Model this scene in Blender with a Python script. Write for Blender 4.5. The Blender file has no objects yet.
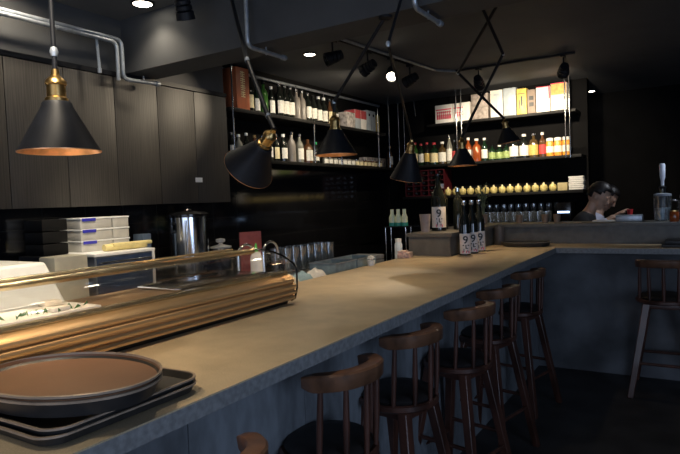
import bpy, bmesh, math, random
from mathutils import Vector, Matrix
random.seed(7)
PI = math.pi
COL = bpy.context.scene.collection
sc = bpy.context.scene

# ------------------------------------------------------------------ camera
cam_d = bpy.data.cameras.new('camera'); cam = bpy.data.objects.new('camera', cam_d); COL.objects.link(cam)
cam_d.sensor_width = 36; cam_d.lens = 30.68; cam_d.clip_start = 0.03
yaw, pit, rol = 0.555065, -0.04443, -0.04003
f_ = Vector((-math.sin(yaw)*math.cos(pit), math.cos(yaw)*math.cos(pit), math.sin(pit)))
r_ = Vector((math.cos(yaw), math.sin(yaw), 0)); u_ = r_.cross(f_)
r2 = r_*math.cos(rol) + u_*math.sin(rol); u2 = -r_*math.sin(rol) + u_*math.cos(rol)
cam.matrix_world = Matrix(((r2.x, u2.x, -f_.x, 0), (r2.y, u2.y, -f_.y, 0), (r2.z, u2.z, -f_.z, 1.5), (0, 0, 0, 1)))
sc.camera = cam
sc.view_settings.view_transform = 'Standard'; sc.view_settings.look = 'None'
sc.view_settings.gamma = 1.0; sc.view_settings.exposure = 0.0; sc.view_settings.use_curve_mapping = False

# ------------------------------------------------------------------ world and main lights
w = bpy.data.worlds.new('world'); sc.world = w; w.use_nodes = True
w.node_tree.nodes['Background'].inputs[0].default_value = (0.45, 0.6, 1.0, 1)
w.node_tree.nodes['Background'].inputs[1].default_value = 0.03

def light(name, kind, loc, energy, color, target=None, **kw):
    d = bpy.data.lights.new(name, kind); d.energy = energy; d.color = color
    for k, v in kw.items(): setattr(d, k, v)
    o = bpy.data.objects.new(name, d); COL.objects.link(o); o.location = loc
    if target is not None:
        o.rotation_euler = (Vector(target) - Vector(loc)).to_track_quat('-Z', 'Y').to_euler()
    return o
WARM = (1.0, 0.74, 0.44)
# daylight from the shop window on the street side, behind and to the right of the bar stools
light('window_daylight', 'AREA', (2.9, -0.3, 1.5), 52, (0.56, 0.72, 1.0), (-1.0, 1.2, 0.8), shape='RECTANGLE', size=1.8, size_y=1.6)
light('rear_daylight_fill', 'AREA', (-0.2, -2.6, 1.5), 42, (0.62, 0.74, 1.0), (-1.6, 4.0, 2.6), shape='RECTANGLE', size=3.0, size_y=1.6)  # fill added behind the camera, aimed upward to lift the dark ceiling

# ------------------------------------------------------------------ materials
MATS = {}
def mat(name, col, rough=0.5, metal=0.0, var=0.12, scale=20.0, stretch=(1, 1, 1), bump=0.0, emit=None, es=0.0, coat=0.0, spec=0.5, alpha=None, col2=None):
    if name in MATS: return MATS[name]
    m = bpy.data.materials.new(name); m.use_nodes = True; nt = m.node_tree; b = nt.nodes['Principled BSDF']
    tc = nt.nodes.new('ShaderNodeTexCoord'); mp = nt.nodes.new('ShaderNodeMapping'); mp.inputs['Scale'].default_value = stretch
    nz = nt.nodes.new('ShaderNodeTexNoise'); nz.inputs['Scale'].default_value = scale; nz.inputs['Detail'].default_value = 5
    nt.links.new(tc.outputs['Object'], mp.inputs['Vector']); nt.links.new(mp.outputs['Vector'], nz.inputs['Vector'])
    rp = nt.nodes.new('ShaderNodeValToRGB')
    a = [max(0, c*(1-var)) for c in col]; c2 = col2 if col2 else [min(1, c*(1+var)) for c in col]
    rp.color_ramp.elements[0].position = 0.35; rp.color_ramp.elements[0].color = (*a, 1)
    rp.color_ramp.elements[1].position = 0.65; rp.color_ramp.elements[1].color = (*c2, 1)
    nt.links.new(nz.outputs['Fac'], rp.inputs['Fac']); nt.links.new(rp.outputs['Color'], b.inputs['Base Color'])
    b.inputs['Roughness'].default_value = rough; b.inputs['Metallic'].default_value = metal
    b.inputs['Coat Weight'].default_value = coat; b.inputs['Specular IOR Level'].default_value = spec
    if bump:
        bp = nt.nodes.new('ShaderNodeBump'); bp.inputs['Strength'].default_value = bump; bp.inputs['Distance'].default_value = 0.01
        nt.links.new(nz.outputs['Fac'], bp.inputs['Height']); nt.links.new(bp.outputs['Normal'], b.inputs['Normal'])
    if emit: b.inputs['Emission Color'].default_value = (*emit, 1); b.inputs['Emission Strength'].default_value = es
    if alpha is not None: b.inputs['Alpha'].default_value = alpha
    MATS[name] = m; return m
def clear_glass(name, tint=(1, 1, 1), base=0.04, gl=0.5, haze=0):
    if name in MATS: return MATS[name]
    m = bpy.data.materials.new(name); m.use_nodes = True; nt = m.node_tree; nt.nodes.clear()
    o = nt.nodes.new('ShaderNodeOutputMaterial'); t = nt.nodes.new('ShaderNodeBsdfTransparent'); g = nt.nodes.new('ShaderNodeBsdfGlossy')
    t.inputs[0].default_value = (*tint, 1); g.inputs['Roughness'].default_value = 0.06
    lw = nt.nodes.new('ShaderNodeLayerWeight'); lw.inputs[0].default_value = 0.35
    ma = nt.nodes.new('ShaderNodeMath'); ma.operation = 'MULTIPLY_ADD'; ma.inputs[1].default_value = gl; ma.inputs[2].default_value = base
    nz = nt.nodes.new('ShaderNodeTexNoise'); nz.inputs['Scale'].default_value = 3
    bp = nt.nodes.new('ShaderNodeBump'); bp.inputs['Strength'].default_value = 0.03; nt.links.new(nz.outputs['Fac'], bp.inputs['Height']); nt.links.new(bp.outputs['Normal'], g.inputs['Normal'])
    mx = nt.nodes.new('ShaderNodeMixShader')
    nt.links.new(lw.outputs['Fresnel'], ma.inputs[0]); nt.links.new(ma.outputs[0], mx.inputs[0])
    nt.links.new(t.outputs[0], mx.inputs[1]); nt.links.new(g.outputs[0], mx.inputs[2])
    if haze:
        df = nt.nodes.new('ShaderNodeBsdfDiffuse'); df.inputs[0].default_value = (.55, .62, .68, 1); m2 = nt.nodes.new('ShaderNodeMixShader'); m2.inputs[0].default_value = haze  # grey-blue diffuse mixed in for the pale light that glasses catch
        nt.links.new(mx.outputs[0], m2.inputs[1]); nt.links.new(df.outputs[0], m2.inputs[2]); nt.links.new(m2.outputs[0], o.inputs[0])
    else: nt.links.new(mx.outputs[0], o.inputs[0])
    MATS[name] = m; return m
def counter_mat():
    m = mat('counter_stone', (0.43, 0.345, 0.225), 0.42, var=0.10, scale=9, bump=0.04)
    nt = m.node_tree; b = nt.nodes['Principled BSDF']
    tc = nt.nodes.new('ShaderNodeTexCoord'); n2 = nt.nodes.new('ShaderNodeTexNoise'); n2.inputs['Scale'].default_value = 260; n2.inputs['Detail'].default_value = 2
    nt.links.new(tc.outputs['Object'], n2.inputs['Vector'])
    mx = nt.nodes.new('ShaderNodeMix'); mx.data_type = 'RGBA'; mx.blend_type = 'OVERLAY'; mx.inputs['Factor'].default_value = 0.35
    old = b.inputs['Base Color'].links[0].from_socket
    nt.links.new(old, mx.inputs['A']); nt.links.new(n2.outputs['Fac'], mx.inputs['B']); nt.links.new(mx.outputs['Result'], b.inputs['Base Color'])
    return m
M_counter = counter_mat()
M_edge = mat('counter_edge_stone', (0.19, 0.195, 0.20), 0.55, var=0.2, scale=60, bump=0.1)
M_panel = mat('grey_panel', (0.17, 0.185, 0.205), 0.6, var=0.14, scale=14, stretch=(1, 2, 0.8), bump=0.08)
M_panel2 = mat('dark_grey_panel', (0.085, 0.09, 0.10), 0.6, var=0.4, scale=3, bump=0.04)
M_ledge = mat('ledge_stone', (0.11, 0.105, 0.095), 0.5, var=0.15, scale=18, bump=0.03)
M_ceil = mat('ceiling_paint', (0.092, 0.098, 0.108), 0.75, var=0.08, scale=3)
M_beam = mat('beam_paint', (0.055, 0.057, 0.06), 0.7, var=0.1, scale=4)
M_wall = mat('wall_paint_black', (0.004, 0.004, 0.0045), 0.8, var=0.2, scale=5, spec=.12)
M_floor = mat('floor_dark', (0.032, 0.030, 0.030), 0.5, var=0.3, scale=5, bump=0.02)
M_black = mat('black_metal', (0.006, 0.007, 0.010), 0.5, var=0.2, scale=30, spec=.28)
M_blackg = mat('black_gloss', (0.006, 0.006, 0.007), 0.18, var=0.2, scale=30)
M_shelf = mat('shelf_black', (0.006, 0.006, 0.006), 0.55, var=0.2, scale=12, spec=.25)
M_steel = mat('galvanised_steel', (0.36, 0.40, 0.45), 0.34, 0.6, var=0.15, scale=25)
M_chrome = mat('chrome', (0.7, 0.72, 0.75), 0.16, 1.0, var=0.05, scale=25)
M_brass = mat('brass', (0.55, 0.36, 0.14), 0.3, 1.0, var=0.2, scale=40)
M_copper = mat('copper_lining', (0.85, 0.42, 0.2), 0.35, 0.7, var=0.2, scale=30)
M_gold = mat('golden_brass_tube', (0.62, 0.52, 0.34), 0.25, 0.9, var=0.12, scale=12)
M_well = mat('bronze_well', (0.34, 0.22, 0.12), 0.45, 0.3, var=0.15, scale=8)
M_rib = mat('ribbed_bronze', (0.80, 0.54, 0.28), 0.34, 0.75, var=0.15, scale=8, stretch=(1, .2, 3))
M_stoolwood = mat('stained_wood', (0.055, 0.022, 0.015), 0.36, var=0.45, scale=14, stretch=(1, 1, 0.25), coat=0.12)
M_railwood = mat('worn_lit_rail_wood', (0.11, 0.052, 0.028), 0.36, var=0.4, scale=16, coat=0.3)  # worn wood, lightened further for the warm lamp highlight along the rail
M_cush = mat('black_cushion', (0.012, 0.010, 0.010), 0.55, var=0.2, scale=30, bump=0.04)
M_white = mat('white_plastic', (0.86, 0.86, 0.83), 0.45, var=0.04)
M_cream = mat('cream_plastic', (0.62, 0.58, 0.46), 0.5, var=0.06)
M_glass = clear_glass('display_glass')
M_gobj = clear_glass('drinking_glass', (0.95, 0.96, 0.97), 0.14, 0.6, .035)
M_tray = mat('tray_brown', (0.17, 0.085, 0.045), 0.42, var=0.12, scale=5, bump=0.02)
M_trayblk = mat('tray_black_rubber', (0.022, 0.021, 0.021), 0.4, var=0.2, scale=20)
M_trayrim = mat('tray_worn_rim', (0.30, 0.23, 0.17), 0.4, var=0.2, scale=20)
M_bulb = mat('bulb_glow', (1, .8, .5), 0.4, emit=(1, .72, .38), es=14)
M_spotglow = mat('spot_glow', (1, 1, 1), 0.4, emit=(1, .9, .72), es=16)
M_skin = mat('skin', (0.55, 0.35, 0.25), 0.5, var=0.05)
M_hair = mat('hair_black', (0.012, 0.01, 0.01), 0.45, var=0.3, scale=60, bump=0.3)
M_tshirt = mat('black_cotton', (0.012, 0.012, 0.014), 0.85, var=0.2, scale=30)
M_wshirt = mat('white_cotton', (0.62, 0.64, 0.78), 0.85, var=0.06, scale=12)
M_trou = mat('dark_trousers', (0.02, 0.02, 0.025), 0.85, var=0.2)

def wood_cab():
    m = bpy.data.materials.new('charcoal_woodgrain'); m.use_nodes = True; nt = m.node_tree; b = nt.nodes['Principled BSDF']
    tc = nt.nodes.new('ShaderNodeTexCoord'); mp = nt.nodes.new('ShaderNodeMapping'); mp.inputs['Scale'].default_value = (1, 9, 0.55)
    nt.links.new(tc.outputs['Object'], mp.inputs['Vector'])
    wv = nt.nodes.new('ShaderNodeTexWave'); wv.bands_direction = 'Y'; wv.inputs['Scale'].default_value = 2.2; wv.inputs['Distortion'].default_value = 9
    wv.inputs['Detail'].default_value = 4; wv.inputs['Detail Scale'].default_value = 1.6
    nt.links.new(mp.outputs['Vector'], wv.inputs['Vector'])
    nz = nt.nodes.new('ShaderNodeTexNoise'); nz.inputs['Scale'].default_value = 14; nz.inputs['Detail'].default_value = 8
    mp2 = nt.nodes.new('ShaderNodeMapping'); mp2.inputs['Scale'].default_value = (1, 8, 0.25); nt.links.new(tc.outputs['Object'], mp2.inputs['Vector']); nt.links.new(mp2.outputs['Vector'], nz.inputs['Vector'])
    mx = nt.nodes.new('ShaderNodeMix'); mx.data_type = 'FLOAT'; mx.inputs[0].default_value = 0.72
    nt.links.new(wv.outputs['Fac'], mx.inputs[2]); nt.links.new(nz.outputs['Fac'], mx.inputs[3])
    rp = nt.nodes.new('ShaderNodeValToRGB'); rp.color_ramp.elements[0].position = .25; rp.color_ramp.elements[0].color = (0.030, 0.027, 0.024, 1)
    rp.color_ramp.elements[1].position = .8; rp.color_ramp.elements[1].color = (0.062, 0.056, 0.049, 1)
    nt.links.new(mx.outputs[0], rp.inputs[0]); nt.links.new(rp.outputs[0], b.inputs['Base Color']); b.inputs['Roughness'].default_value = 0.5
    bp = nt.nodes.new('ShaderNodeBump'); bp.inputs['Strength'].default_value = .15; bp.inputs['Distance'].default_value = .004; nt.links.new(mx.outputs[0], bp.inputs['Height']); nt.links.new(bp.outputs['Normal'], b.inputs['Normal'])
    return m
M_cab = wood_cab()
def tile_mat():
    m = bpy.data.materials.new('black_glazed_tile'); m.use_nodes = True; nt = m.node_tree; b = nt.nodes['Principled BSDF']
    tc = nt.nodes.new('ShaderNodeTexCoord'); sp = nt.nodes.new('ShaderNodeSeparateXYZ'); cb = nt.nodes.new('ShaderNodeCombineXYZ')
    nt.links.new(tc.outputs['Object'], sp.inputs[0]); nt.links.new(sp.outputs['Y'], cb.inputs['X']); nt.links.new(sp.outputs['Z'], cb.inputs['Y'])
    br = nt.nodes.new('ShaderNodeTexBrick'); br.offset = 0; br.inputs['Scale'].default_value = 1; br.inputs['Brick Width'].default_value = .3; br.inputs['Row Height'].default_value = .2
    br.inputs['Mortar Size'].default_value = .003; br.inputs['Color1'].default_value = (.008, .008, .009, 1); br.inputs['Color2'].default_value = (.011, .011, .012, 1); br.inputs['Mortar'].default_value = (.02, .02, .02, 1)
    nt.links.new(cb.outputs[0], br.inputs['Vector']); nt.links.new(br.outputs['Color'], b.inputs['Base Color']); b.inputs['Roughness'].default_value = 0.08
    return m
M_tile = tile_mat()

# ------------------------------------------------------------------ mesh helpers
class MB:
    def __init__(s): s.v = []; s.f = []; s.m = []; s.mi = 0
    def add(s, vs, fs):
        n = len(s.v); s.v += [tuple(v) for v in vs]; s.f += [tuple(i+n for i in f) for f in fs]; s.m += [s.mi]*len(fs); return s
    def box(s, a, b, bev=0.0):
        x0, y0, z0 = [min(p, q) for p, q in zip(a, b)]; x1, y1, z1 = [max(p, q) for p, q in zip(a, b)]
        if bev <= 0:
            return s.add([(x0,y0,z0),(x1,y0,z0),(x1,y1,z0),(x0,y1,z0),(x0,y0,z1),(x1,y0,z1),(x1,y1,z1),(x0,y1,z1)],
                         [(0,3,2,1),(4,5,6,7),(0,1,5,4),(1,2,6,5),(2,3,7,6),(3,0,4,7)])
        bm = bmesh.new(); bmesh.ops.create_cube(bm, size=1)
        for v in bm.verts: v.co = Vector(((x0+x1)/2+v.co.x*(x1-x0), (y0+y1)/2+v.co.y*(y1-y0), (z0+z1)/2+v.co.z*(z1-z0)))
        bmesh.ops.bevel(bm, geom=list(bm.edges), offset=bev, segments=2, affect='EDGES', profile=0.6)
        bm.verts.index_update(); s.add([v.co for v in bm.verts], [[v.index for v in f.verts] for f in bm.faces]); bm.free(); return s
    def lathe(s, prof, c=(0, 0, 0), n=20, M=None, caps=True):
        vs = []; fs = []
        for r, z in prof:
            for k in range(n):
                a = 2*PI*k/n; p = Vector((max(r, 1e-5)*math.cos(a), max(r, 1e-5)*math.sin(a), z))
                p = (M @ p) if M is not None else p + Vector(c)
                vs.append(p)
        for i in range(len(prof)-1):
            for k in range(n):
                k2 = (k+1) % n; fs.append((i*n+k, i*n+k2, (i+1)*n+k2, (i+1)*n+k))
        if caps: fs.append(tuple(reversed(range(n)))) ; fs.append(tuple(range((len(prof)-1)*n, len(prof)*n)))
        return s.add(vs, fs)
    def tube(s, pts, r, n=10, rads=None):
        pts = [Vector(p) for p in pts]; vs = []; fs = []; up = None
        for i, p in enumerate(pts):
            t = (pts[min(i+1, len(pts)-1)] - pts[max(i-1, 0)]).normalized()
            if up is None: up = t.orthogonal().normalized()
            up = (up - t*up.dot(t)).normalized(); sd = t.cross(up); rr = rads[i] if rads else r
            for k in range(n):
                a = 2*PI*k/n; vs.append(p + up*math.cos(a)*rr + sd*math.sin(a)*rr)
        for i in range(len(pts)-1):
            for k in range(n):
                k2 = (k+1) % n; fs.append((i*n+k, i*n+k2, (i+1)*n+k2, (i+1)*n+k))
        fs.append(tuple(reversed(range(n)))); fs.append(tuple(range((len(pts)-1)*n, len(pts)*n)))
        return s.add(vs, fs)
    def sweep(s, prof, path, closed=False, ups=None):
        # prof: list of (a,b): a along side vector, b along z; path: list of (point, side)
        n = len(prof); vs = []; fs = []
        for p, sd in path:
            for a, b in prof: vs.append(Vector(p) + Vector(sd)*a + Vector((0, 0, b)))
        m = len(path)
        for i in range(m if closed else m-1):
            j = (i+1) % m
            for k in range(n):
                k2 = (k+1) % n; fs.append((i*n+k, i*n+k2, j*n+k2, j*n+k))
        if not closed: fs.append(tuple(reversed(range(n)))); fs.append(tuple(range((m-1)*n, m*n)))
        return s.add(vs, fs)
    def extrude_y(s, prof, y0, y1):      # prof (x,z) polygon
        n = len(prof); vs = [(x, y0, z) for x, z in prof] + [(x, y1, z) for x, z in prof]
        fs = [(k, (k+1) % n, n+(k+1) % n, n+k) for k in range(n)] + [tuple(reversed(range(n))), tuple(range(n, 2*n))]
        return s.add(vs, fs)
    def prism(s, poly, z0, z1):          # poly (x,y)
        n = len(poly); vs = [(x, y, z0) for x, y in poly] + [(x, y, z1) for x, y in poly]
        fs = [(k, (k+1) % n, n+(k+1) % n, n+k) for k in range(n)] + [tuple(reversed(range(n))), tuple(range(n, 2*n))]
        return s.add(vs, fs)
    def build(s, name, mats, parent=None, smooth=True, bevel=0.0, loc=None, rot=None):
        me = bpy.data.meshes.new(name); me.from_pydata(s.v, [], s.f)
        if not isinstance(mats, (list, tuple)): mats = [mats]
        for m in mats: me.materials.append(m)
        for p, i in zip(me.polygons, s.m): p.material_index = i
        bm = bmesh.new(); bm.from_mesh(me); bmesh.ops.recalc_face_normals(bm, faces=list(bm.faces)); bm.to_mesh(me); bm.free()
        if smooth:
            for p in me.polygons: p.use_smooth = True
            me.set_sharp_from_angle(angle=math.radians(38))
        o = bpy.data.objects.new(name, me); COL.objects.link(o)
        if parent is not None: o.parent = parent
        if loc is not None: o.location = loc
        if rot is not None: o.rotation_euler = rot
        if bevel:
            b = o.modifiers.new('bevel', 'BEVEL'); b.width = bevel; b.segments = 2; b.limit_method = 'ANGLE'
        return o
def tag(o, label, cat, group=None):
    o['label'] = label; o['category'] = cat
    if group: o['group'] = group
    return o
def thing(name, label, cat, loc=(0, 0, 0), rz=0, group=None):
    o = bpy.data.objects.new(name, None); COL.objects.link(o); o.location = loc; o.rotation_euler = (0, 0, rz); o.empty_display_size = .1
    return tag(o, label, cat, group)
def struct(o): o['kind'] = 'structure'; return o
def copy_tree(o, parent=None, name=None):
    c = o.copy(); COL.objects.link(c); c.parent = parent
    for ch in [x for x in bpy.data.objects if x.parent == o]: copy_tree(ch, c)
    return c
def box1(name, a, b, m, parent=None, bev=0.0): return MB().box(a, b, bev).build(name, m, parent)

# ------------------------------------------------------------------ the room shell
ZC = 2.75
struct(box1('floor', (-3.7, -3.2, -0.1), (4.0, 8.5, 0), M_floor))
struct(box1('ceiling', (-3.7, -3.2, ZC), (4.0, 8.5, ZC+0.1), M_ceil))
struct(box1('wall_left', (-3.7, -3.2, 0), (-3.5, 8.5, ZC), M_wall))
struct(box1('wall_back', (-3.5, 6.95, 0), (-1.035, 7.1, ZC), M_wall))
struct(box1('wall_rear', (-3.5, 8.2, 0), (4.0, 8.5, ZC), M_wall))
struct(box1('wall_right', (3.8, -3.0, 0), (4.0, 8.2, ZC), M_wall))
struct(box1('wall_front', (-3.5, -3.2, 0), (4.0, -3.0, ZC), M_wall))
struct(box1('trim_1', (-3.5, 2.57, 2.40), (3.8, 2.82, ZC), M_beam))            # ceiling beam across the bar
struct(box1('trim_2', (-3.5, 0.2, 2.365), (-3.24, 2.57, ZC), M_beam))           # soffit over the wall cabinets
struct(box1('trim_3', (-3.5, 2.82, 2.365), (-3.24, 3.53, ZC), M_beam))
struct(box1('trim_4', (-3.5, 0.2, 0.97), (-3.485, 6.95, 1.86), M_tile))        # glazed tile splashback

# ------------------------------------------------------------------ bar counter, L-shaped
bar = thing('bar_counter', 'long L-shaped bar counter with pale stone top and blue-grey front panel', 'bar counter', (-1.4, 2.5, 0))
def bc(mb, name, m, **k):
    mb.v = [(x+1.4, y-2.5, z) for x, y, z in mb.v]; return mb.build(name, m, bar, **k)
zt = 1.058
top = MB(); poly = [(-1.91, -1.2), (-0.98, -1.2), (-0.98, 4.86), (2.6, 4.90), (2.6, 5.62), (-1.91, 5.62)]
top.prism(poly, zt-0.004, zt); bc(top, 'countertop', M_counter)
ed = MB(); ed.prism(poly, zt-0.045, zt-0.004); bc(ed, 'counter_edge', M_edge, bevel=0.002)
fp = MB()
ys = [-1.1]; 
while ys[-1] < 5.0: ys.append(ys[-1]+0.55)
for a, b in zip(ys[:-1], ys[1:]): fp.box((-1.26, a+0.002, 0), (-1.20, min(b, 5.14)-0.002, zt-0.045))
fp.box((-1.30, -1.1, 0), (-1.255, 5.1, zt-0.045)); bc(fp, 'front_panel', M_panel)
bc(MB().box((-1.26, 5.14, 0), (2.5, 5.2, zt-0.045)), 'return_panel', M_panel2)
# raised ledge behind the far end
ld = MB(); ld.prism([(-1.905, 4.07), (-1.57, 4.07), (-1.57, 5.25), (2.6, 5.29), (2.6, 5.6), (-1.905, 5.56)], zt, 1.205); bc(ld, 'ledge_riser', M_ledge)
ld = MB(); ld.prism([(-1.915, 4.05), (-1.55, 4.05), (-1.55, 5.23), (2.6, 5.27), (2.6, 5.63), (-1.915, 5.60)], 1.205, 1.232); bc(ld, 'ledge_top', M_ledge, bevel=0.002)

# ------------------------------------------------------------------ inner prep counter and back counters
pc = thing('prep_counter', 'low steel prep counter running behind the main bar', 'counter', (-2.2, 2.4, 0))
MB().box((-.28, -1.7, .94), (.28, 1.9, .97)).build('worktop', M_steel, pc)
MB().box((-.25, -1.68, 0), (.26, 1.88, .94)).build('cabinet_body', M_shelf, pc)
kc = thing('back_counter', 'dark worktop under the wall cabinets along the left wall', 'counter', (-3.15, 3.6, 0))
MB().box((-.345, -2.6, .93), (.35, 2.4, .97)).build('worktop', M_blackg, kc)
MB().box((-.345, -2.58, 0), (.30, 2.38, .93)).build('cabinet_body', M_shelf, kc)
gc = thing('glass_shelf_counter', 'dark back counter holding rows of glasses below the far shelves', 'counter', (-2.0, 6.7, 0))
MB().box((-1.15, -.3, 1.15), (.86, .24, 1.18)).build('worktop', M_blackg, gc)
MB().box((-1.13, -.27, 0), (.84, .24, 1.15)).build('cabinet_body', M_shelf, gc)

# ------------------------------------------------------------------ wall cabinets
for i, (y0, lab) in enumerate(((0.71, 'dark wood wall cabinet at the near left edge, beyond the first lamp'), (1.41, 'dark wood wall cabinet behind the near upright black pendant'), (2.11, 'dark wood wall cabinet under the bent pipe ends'), (2.81, 'dark wood wall cabinet with white sticker next to the bottle rack'))):
    c = thing('wall_cabinet', lab, 'cabinet', (-3.35, y0, 1.53), 0, 'wall cabinets in a row')
    MB().box((-.145, .002, .02), (.13, .698, .82)).build('body', M_shelf, c)
    for k in range(2): MB().box((.13, .002+k*.35, 0), (.15, .348+k*.35, .83), .002).build('door', M_cab, c)
    if i == 3: s = MB().box((.15, .325, .155), (.154, .395, .190), .001).build('sticker', M_white, c); s['label'] = 'small white sticker'
box_trim = struct(box1('trim_5', (-3.235, 0.2, 2.367), (-3.20, 3.52, 2.395), M_black))

# ------------------------------------------------------------------ bottle racks
def rack(name, lab, boards, poles, brackets=()):
    t = thing(name, lab, 'shelf', (0, 0, 0))
    for a, b in boards: MB().box(a, b, .002).build('shelf_board', M_shelf, t)
    for x, y, z0, z1 in poles: MB().tube([(x, y, z0), (x, y, z1)], .0075).build('pole', M_chrome, t)
    for pts in brackets: MB().tube(pts, .0075).build('bracket', M_chrome, t)
    return t
rack('wall_bottle_rack', 'two long black bottle shelves on chrome poles along the left wall', 
     [((-3.495, 3.55, 2.265), (-3.19, 6.28, 2.295)), ((-3.495, 3.55, 1.855), (-3.19, 6.62, 1.885))],
     [(-3.175, 3.56, 1.80, ZC), (-3.175, 6.05, 1.885, 2.56), (-3.175, 6.33, 1.885, ZC), (-3.175, 6.60, 1.885, ZC), (-3.20, 4.75, 1.885, 2.265), (-3.20, 5.25, 1.885, 2.265), (-3.40, 4.75, 2.295, 2.66), (-3.40, 5.25, 2.295, 2.66)])
rack('far_bottle_rack', 'three black shelves of bottles and boxes on twin chrome poles on far wall',
     [((-2.80, 6.6, 2.355), (-1.10, 6.94, 2.385)), ((-3.18, 6.6, 1.87), (-1.05, 6.94, 1.90)), ((-3.15, 6.6, 1.49), (-1.04, 6.94, 1.52))],
     [(-2.41, 6.575, 1.87, ZC), (-2.35, 6.575, 1.87, ZC), (-1.20, 6.575, 1.87, ZC), (-1.155, 6.575, 1.87, ZC)],
     [[(-3.10, 6.6, 1.9), (-3.10, 6.6, 2.72), (-2.96, 6.6, 2.72), (-2.94, 6.6, 2.5)]])

# ------------------------------------------------------------------ bottles and boxes
GL = {'dark': mat('dark_glass', (.010, .012, .010), .08, coat=.5), 'green': mat('green_glass', (.035, .11, .02), .1, coat=.5), 'dgreen': mat('deep_green_glass', (.007, .022, .010), .1, coat=.5),
      'brown': mat('brown_glass', (.09, .04, .018), .1, coat=.5), 'amber': mat('amber_spirit', (.26, .055, .012), .12, coat=.5), 'grey': mat('frosted_grey_glass', (.20, .18, .16), .3),
      'clear': mat('pale_glass', (.20, .20, .17), .12, coat=.5), 'gold': mat('golden_spirit', (.07, .045, .018), .12, coat=.5), 'blue': mat('pale_blue_glass', (.3, .42, .55), .15)}
LB = {'white': mat('label_white', (.80, .78, .70), .6, var=.12, scale=70), 'cream': mat('label_cream', (.80, .70, .42), .6, var=.1, scale=60), 'gold': mat('label_gold', (.62, .45, .12), .5, var=.2, scale=60),
      'green': mat('label_green', (.30, .40, .14), .6, var=.35, scale=60), 'red': mat('label_red', (.55, .05, .05), .6, var=.2, scale=60), 'black': mat('label_black', (.03, .03, .03), .5)}
CP = {'black': M_blackg, 'white': M_white, 'red': mat('foil_red', (.55, .03, .05), .3), 'green': mat('cap_green', (.03, .42, .15), .4), 'gold': M_brass, 'silver': M_chrome}
PROF = {'tall': (.040, .30, [(.0, 0), (1, 0), (1.02, .02), (1, .58), (.85, .68), (.38, .78), (.33, .97), (.0, .97)], (.12, .50)),
        'slim': (.033, .30, [(.0, 0), (1, 0), (1, .02), (1, .60), (.7, .72), (.42, .80), (.40, .97), (.0, .97)], (.10, .52)),
        'wine': (.038, .31, [(.0, 0), (1, 0), (1, .02), (1, .66), (.8, .73), (.40, .79), (.38, .97), (.0, .97)], (.15, .52)),
        'squat': (.048, .24, [(.0, 0), (1, 0), (1.02, .04), (1, .62), (.75, .72), (.34, .78), (.34, .95), (.0, .95)], (.10, .52)),
        'jar': (.034, .085, [(.0, 0), (.85, 0), (1, .1), (1, .78), (.8, .9), (.8, .92), (.0, .92)], (.15, .70)),
        'magnum': (.052, .44, [(.0, 0), (1, 0), (1.0, .02), (1, .52), (.9, .60), (.40, .76), (.28, .84), (.28, .97), (.0, .97)], (.10, .50))}
def bottle(x, y, z, shape, glass, lab, cap, name, label, group=None, h=None, rz=0, cat='bottle', frac=None):
    r, hh, prof, (l0, l1) = PROF[shape]; H = h or hh; r = r*(H/hh)**.5
    t = MB().lathe([(a*r, b*H) for a, b in prof], n=16).build(name, GL[glass], None, loc=(x, y, z), rot=(0, 0, rz)); tag(t, label, cat, group)
    if lab:
        # label wraps the side that faces the room
        mb = MB(); N = 10; vs = []; fs = []
        for k in range(N+1):
            a = -1.9/2*1.35 + 1.9*1.35*k/N
            for zz in (l0*H, l1*H): vs.append(((r*1.035)*math.cos(a), (r*1.035)*math.sin(a), zz))
        for k in range(N): fs.append((2*k, 2*k+2, 2*k+3, 2*k+1))
        mb.add(vs, fs); lo = mb.build('label', LB[lab], t)
    if cap:
        cr = r*.46 if shape not in ('jar',) else r*.86
        MB().lathe([(cr*.9, .90*H), (cr, .905*H), (cr, .995*H), (cr*.9, H)], n=12).build('cap', CP[cap], t)
    return t
def boxed(x0, x1, y0, y1, z, h, m, name, label, group, face=None, rim=None):
    t = thing(name, label, 'box', ((x0+x1)/2, (y0+y1)/2, z), 0, group); dx = (x1-x0)/2; dy = (y1-y0)/2
    MB().box((-dx, -dy, 0), (dx, dy, h), .002).build('carton', m, t)
    return t, dx, dy
def strokes(t, face, dx, dy, quads, m, name='print'):
    # flat printed marks on a box face; quads (u0,v0,u1,v1) in metres on the face
    mb = MB()
    for u0, v0, u1, v1 in quads:
        if face == '+x': mb.box((dx, u0, v0), (dx+.0012, u1, v1))
        else: mb.box((u0, -dy-.0012, v0), (u1, -dy, v1))
    return mb.build(name, m, t)
PX = 0  # labels face +X on the left rack
ZU = 2.2955; ZL = 1.8855
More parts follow.
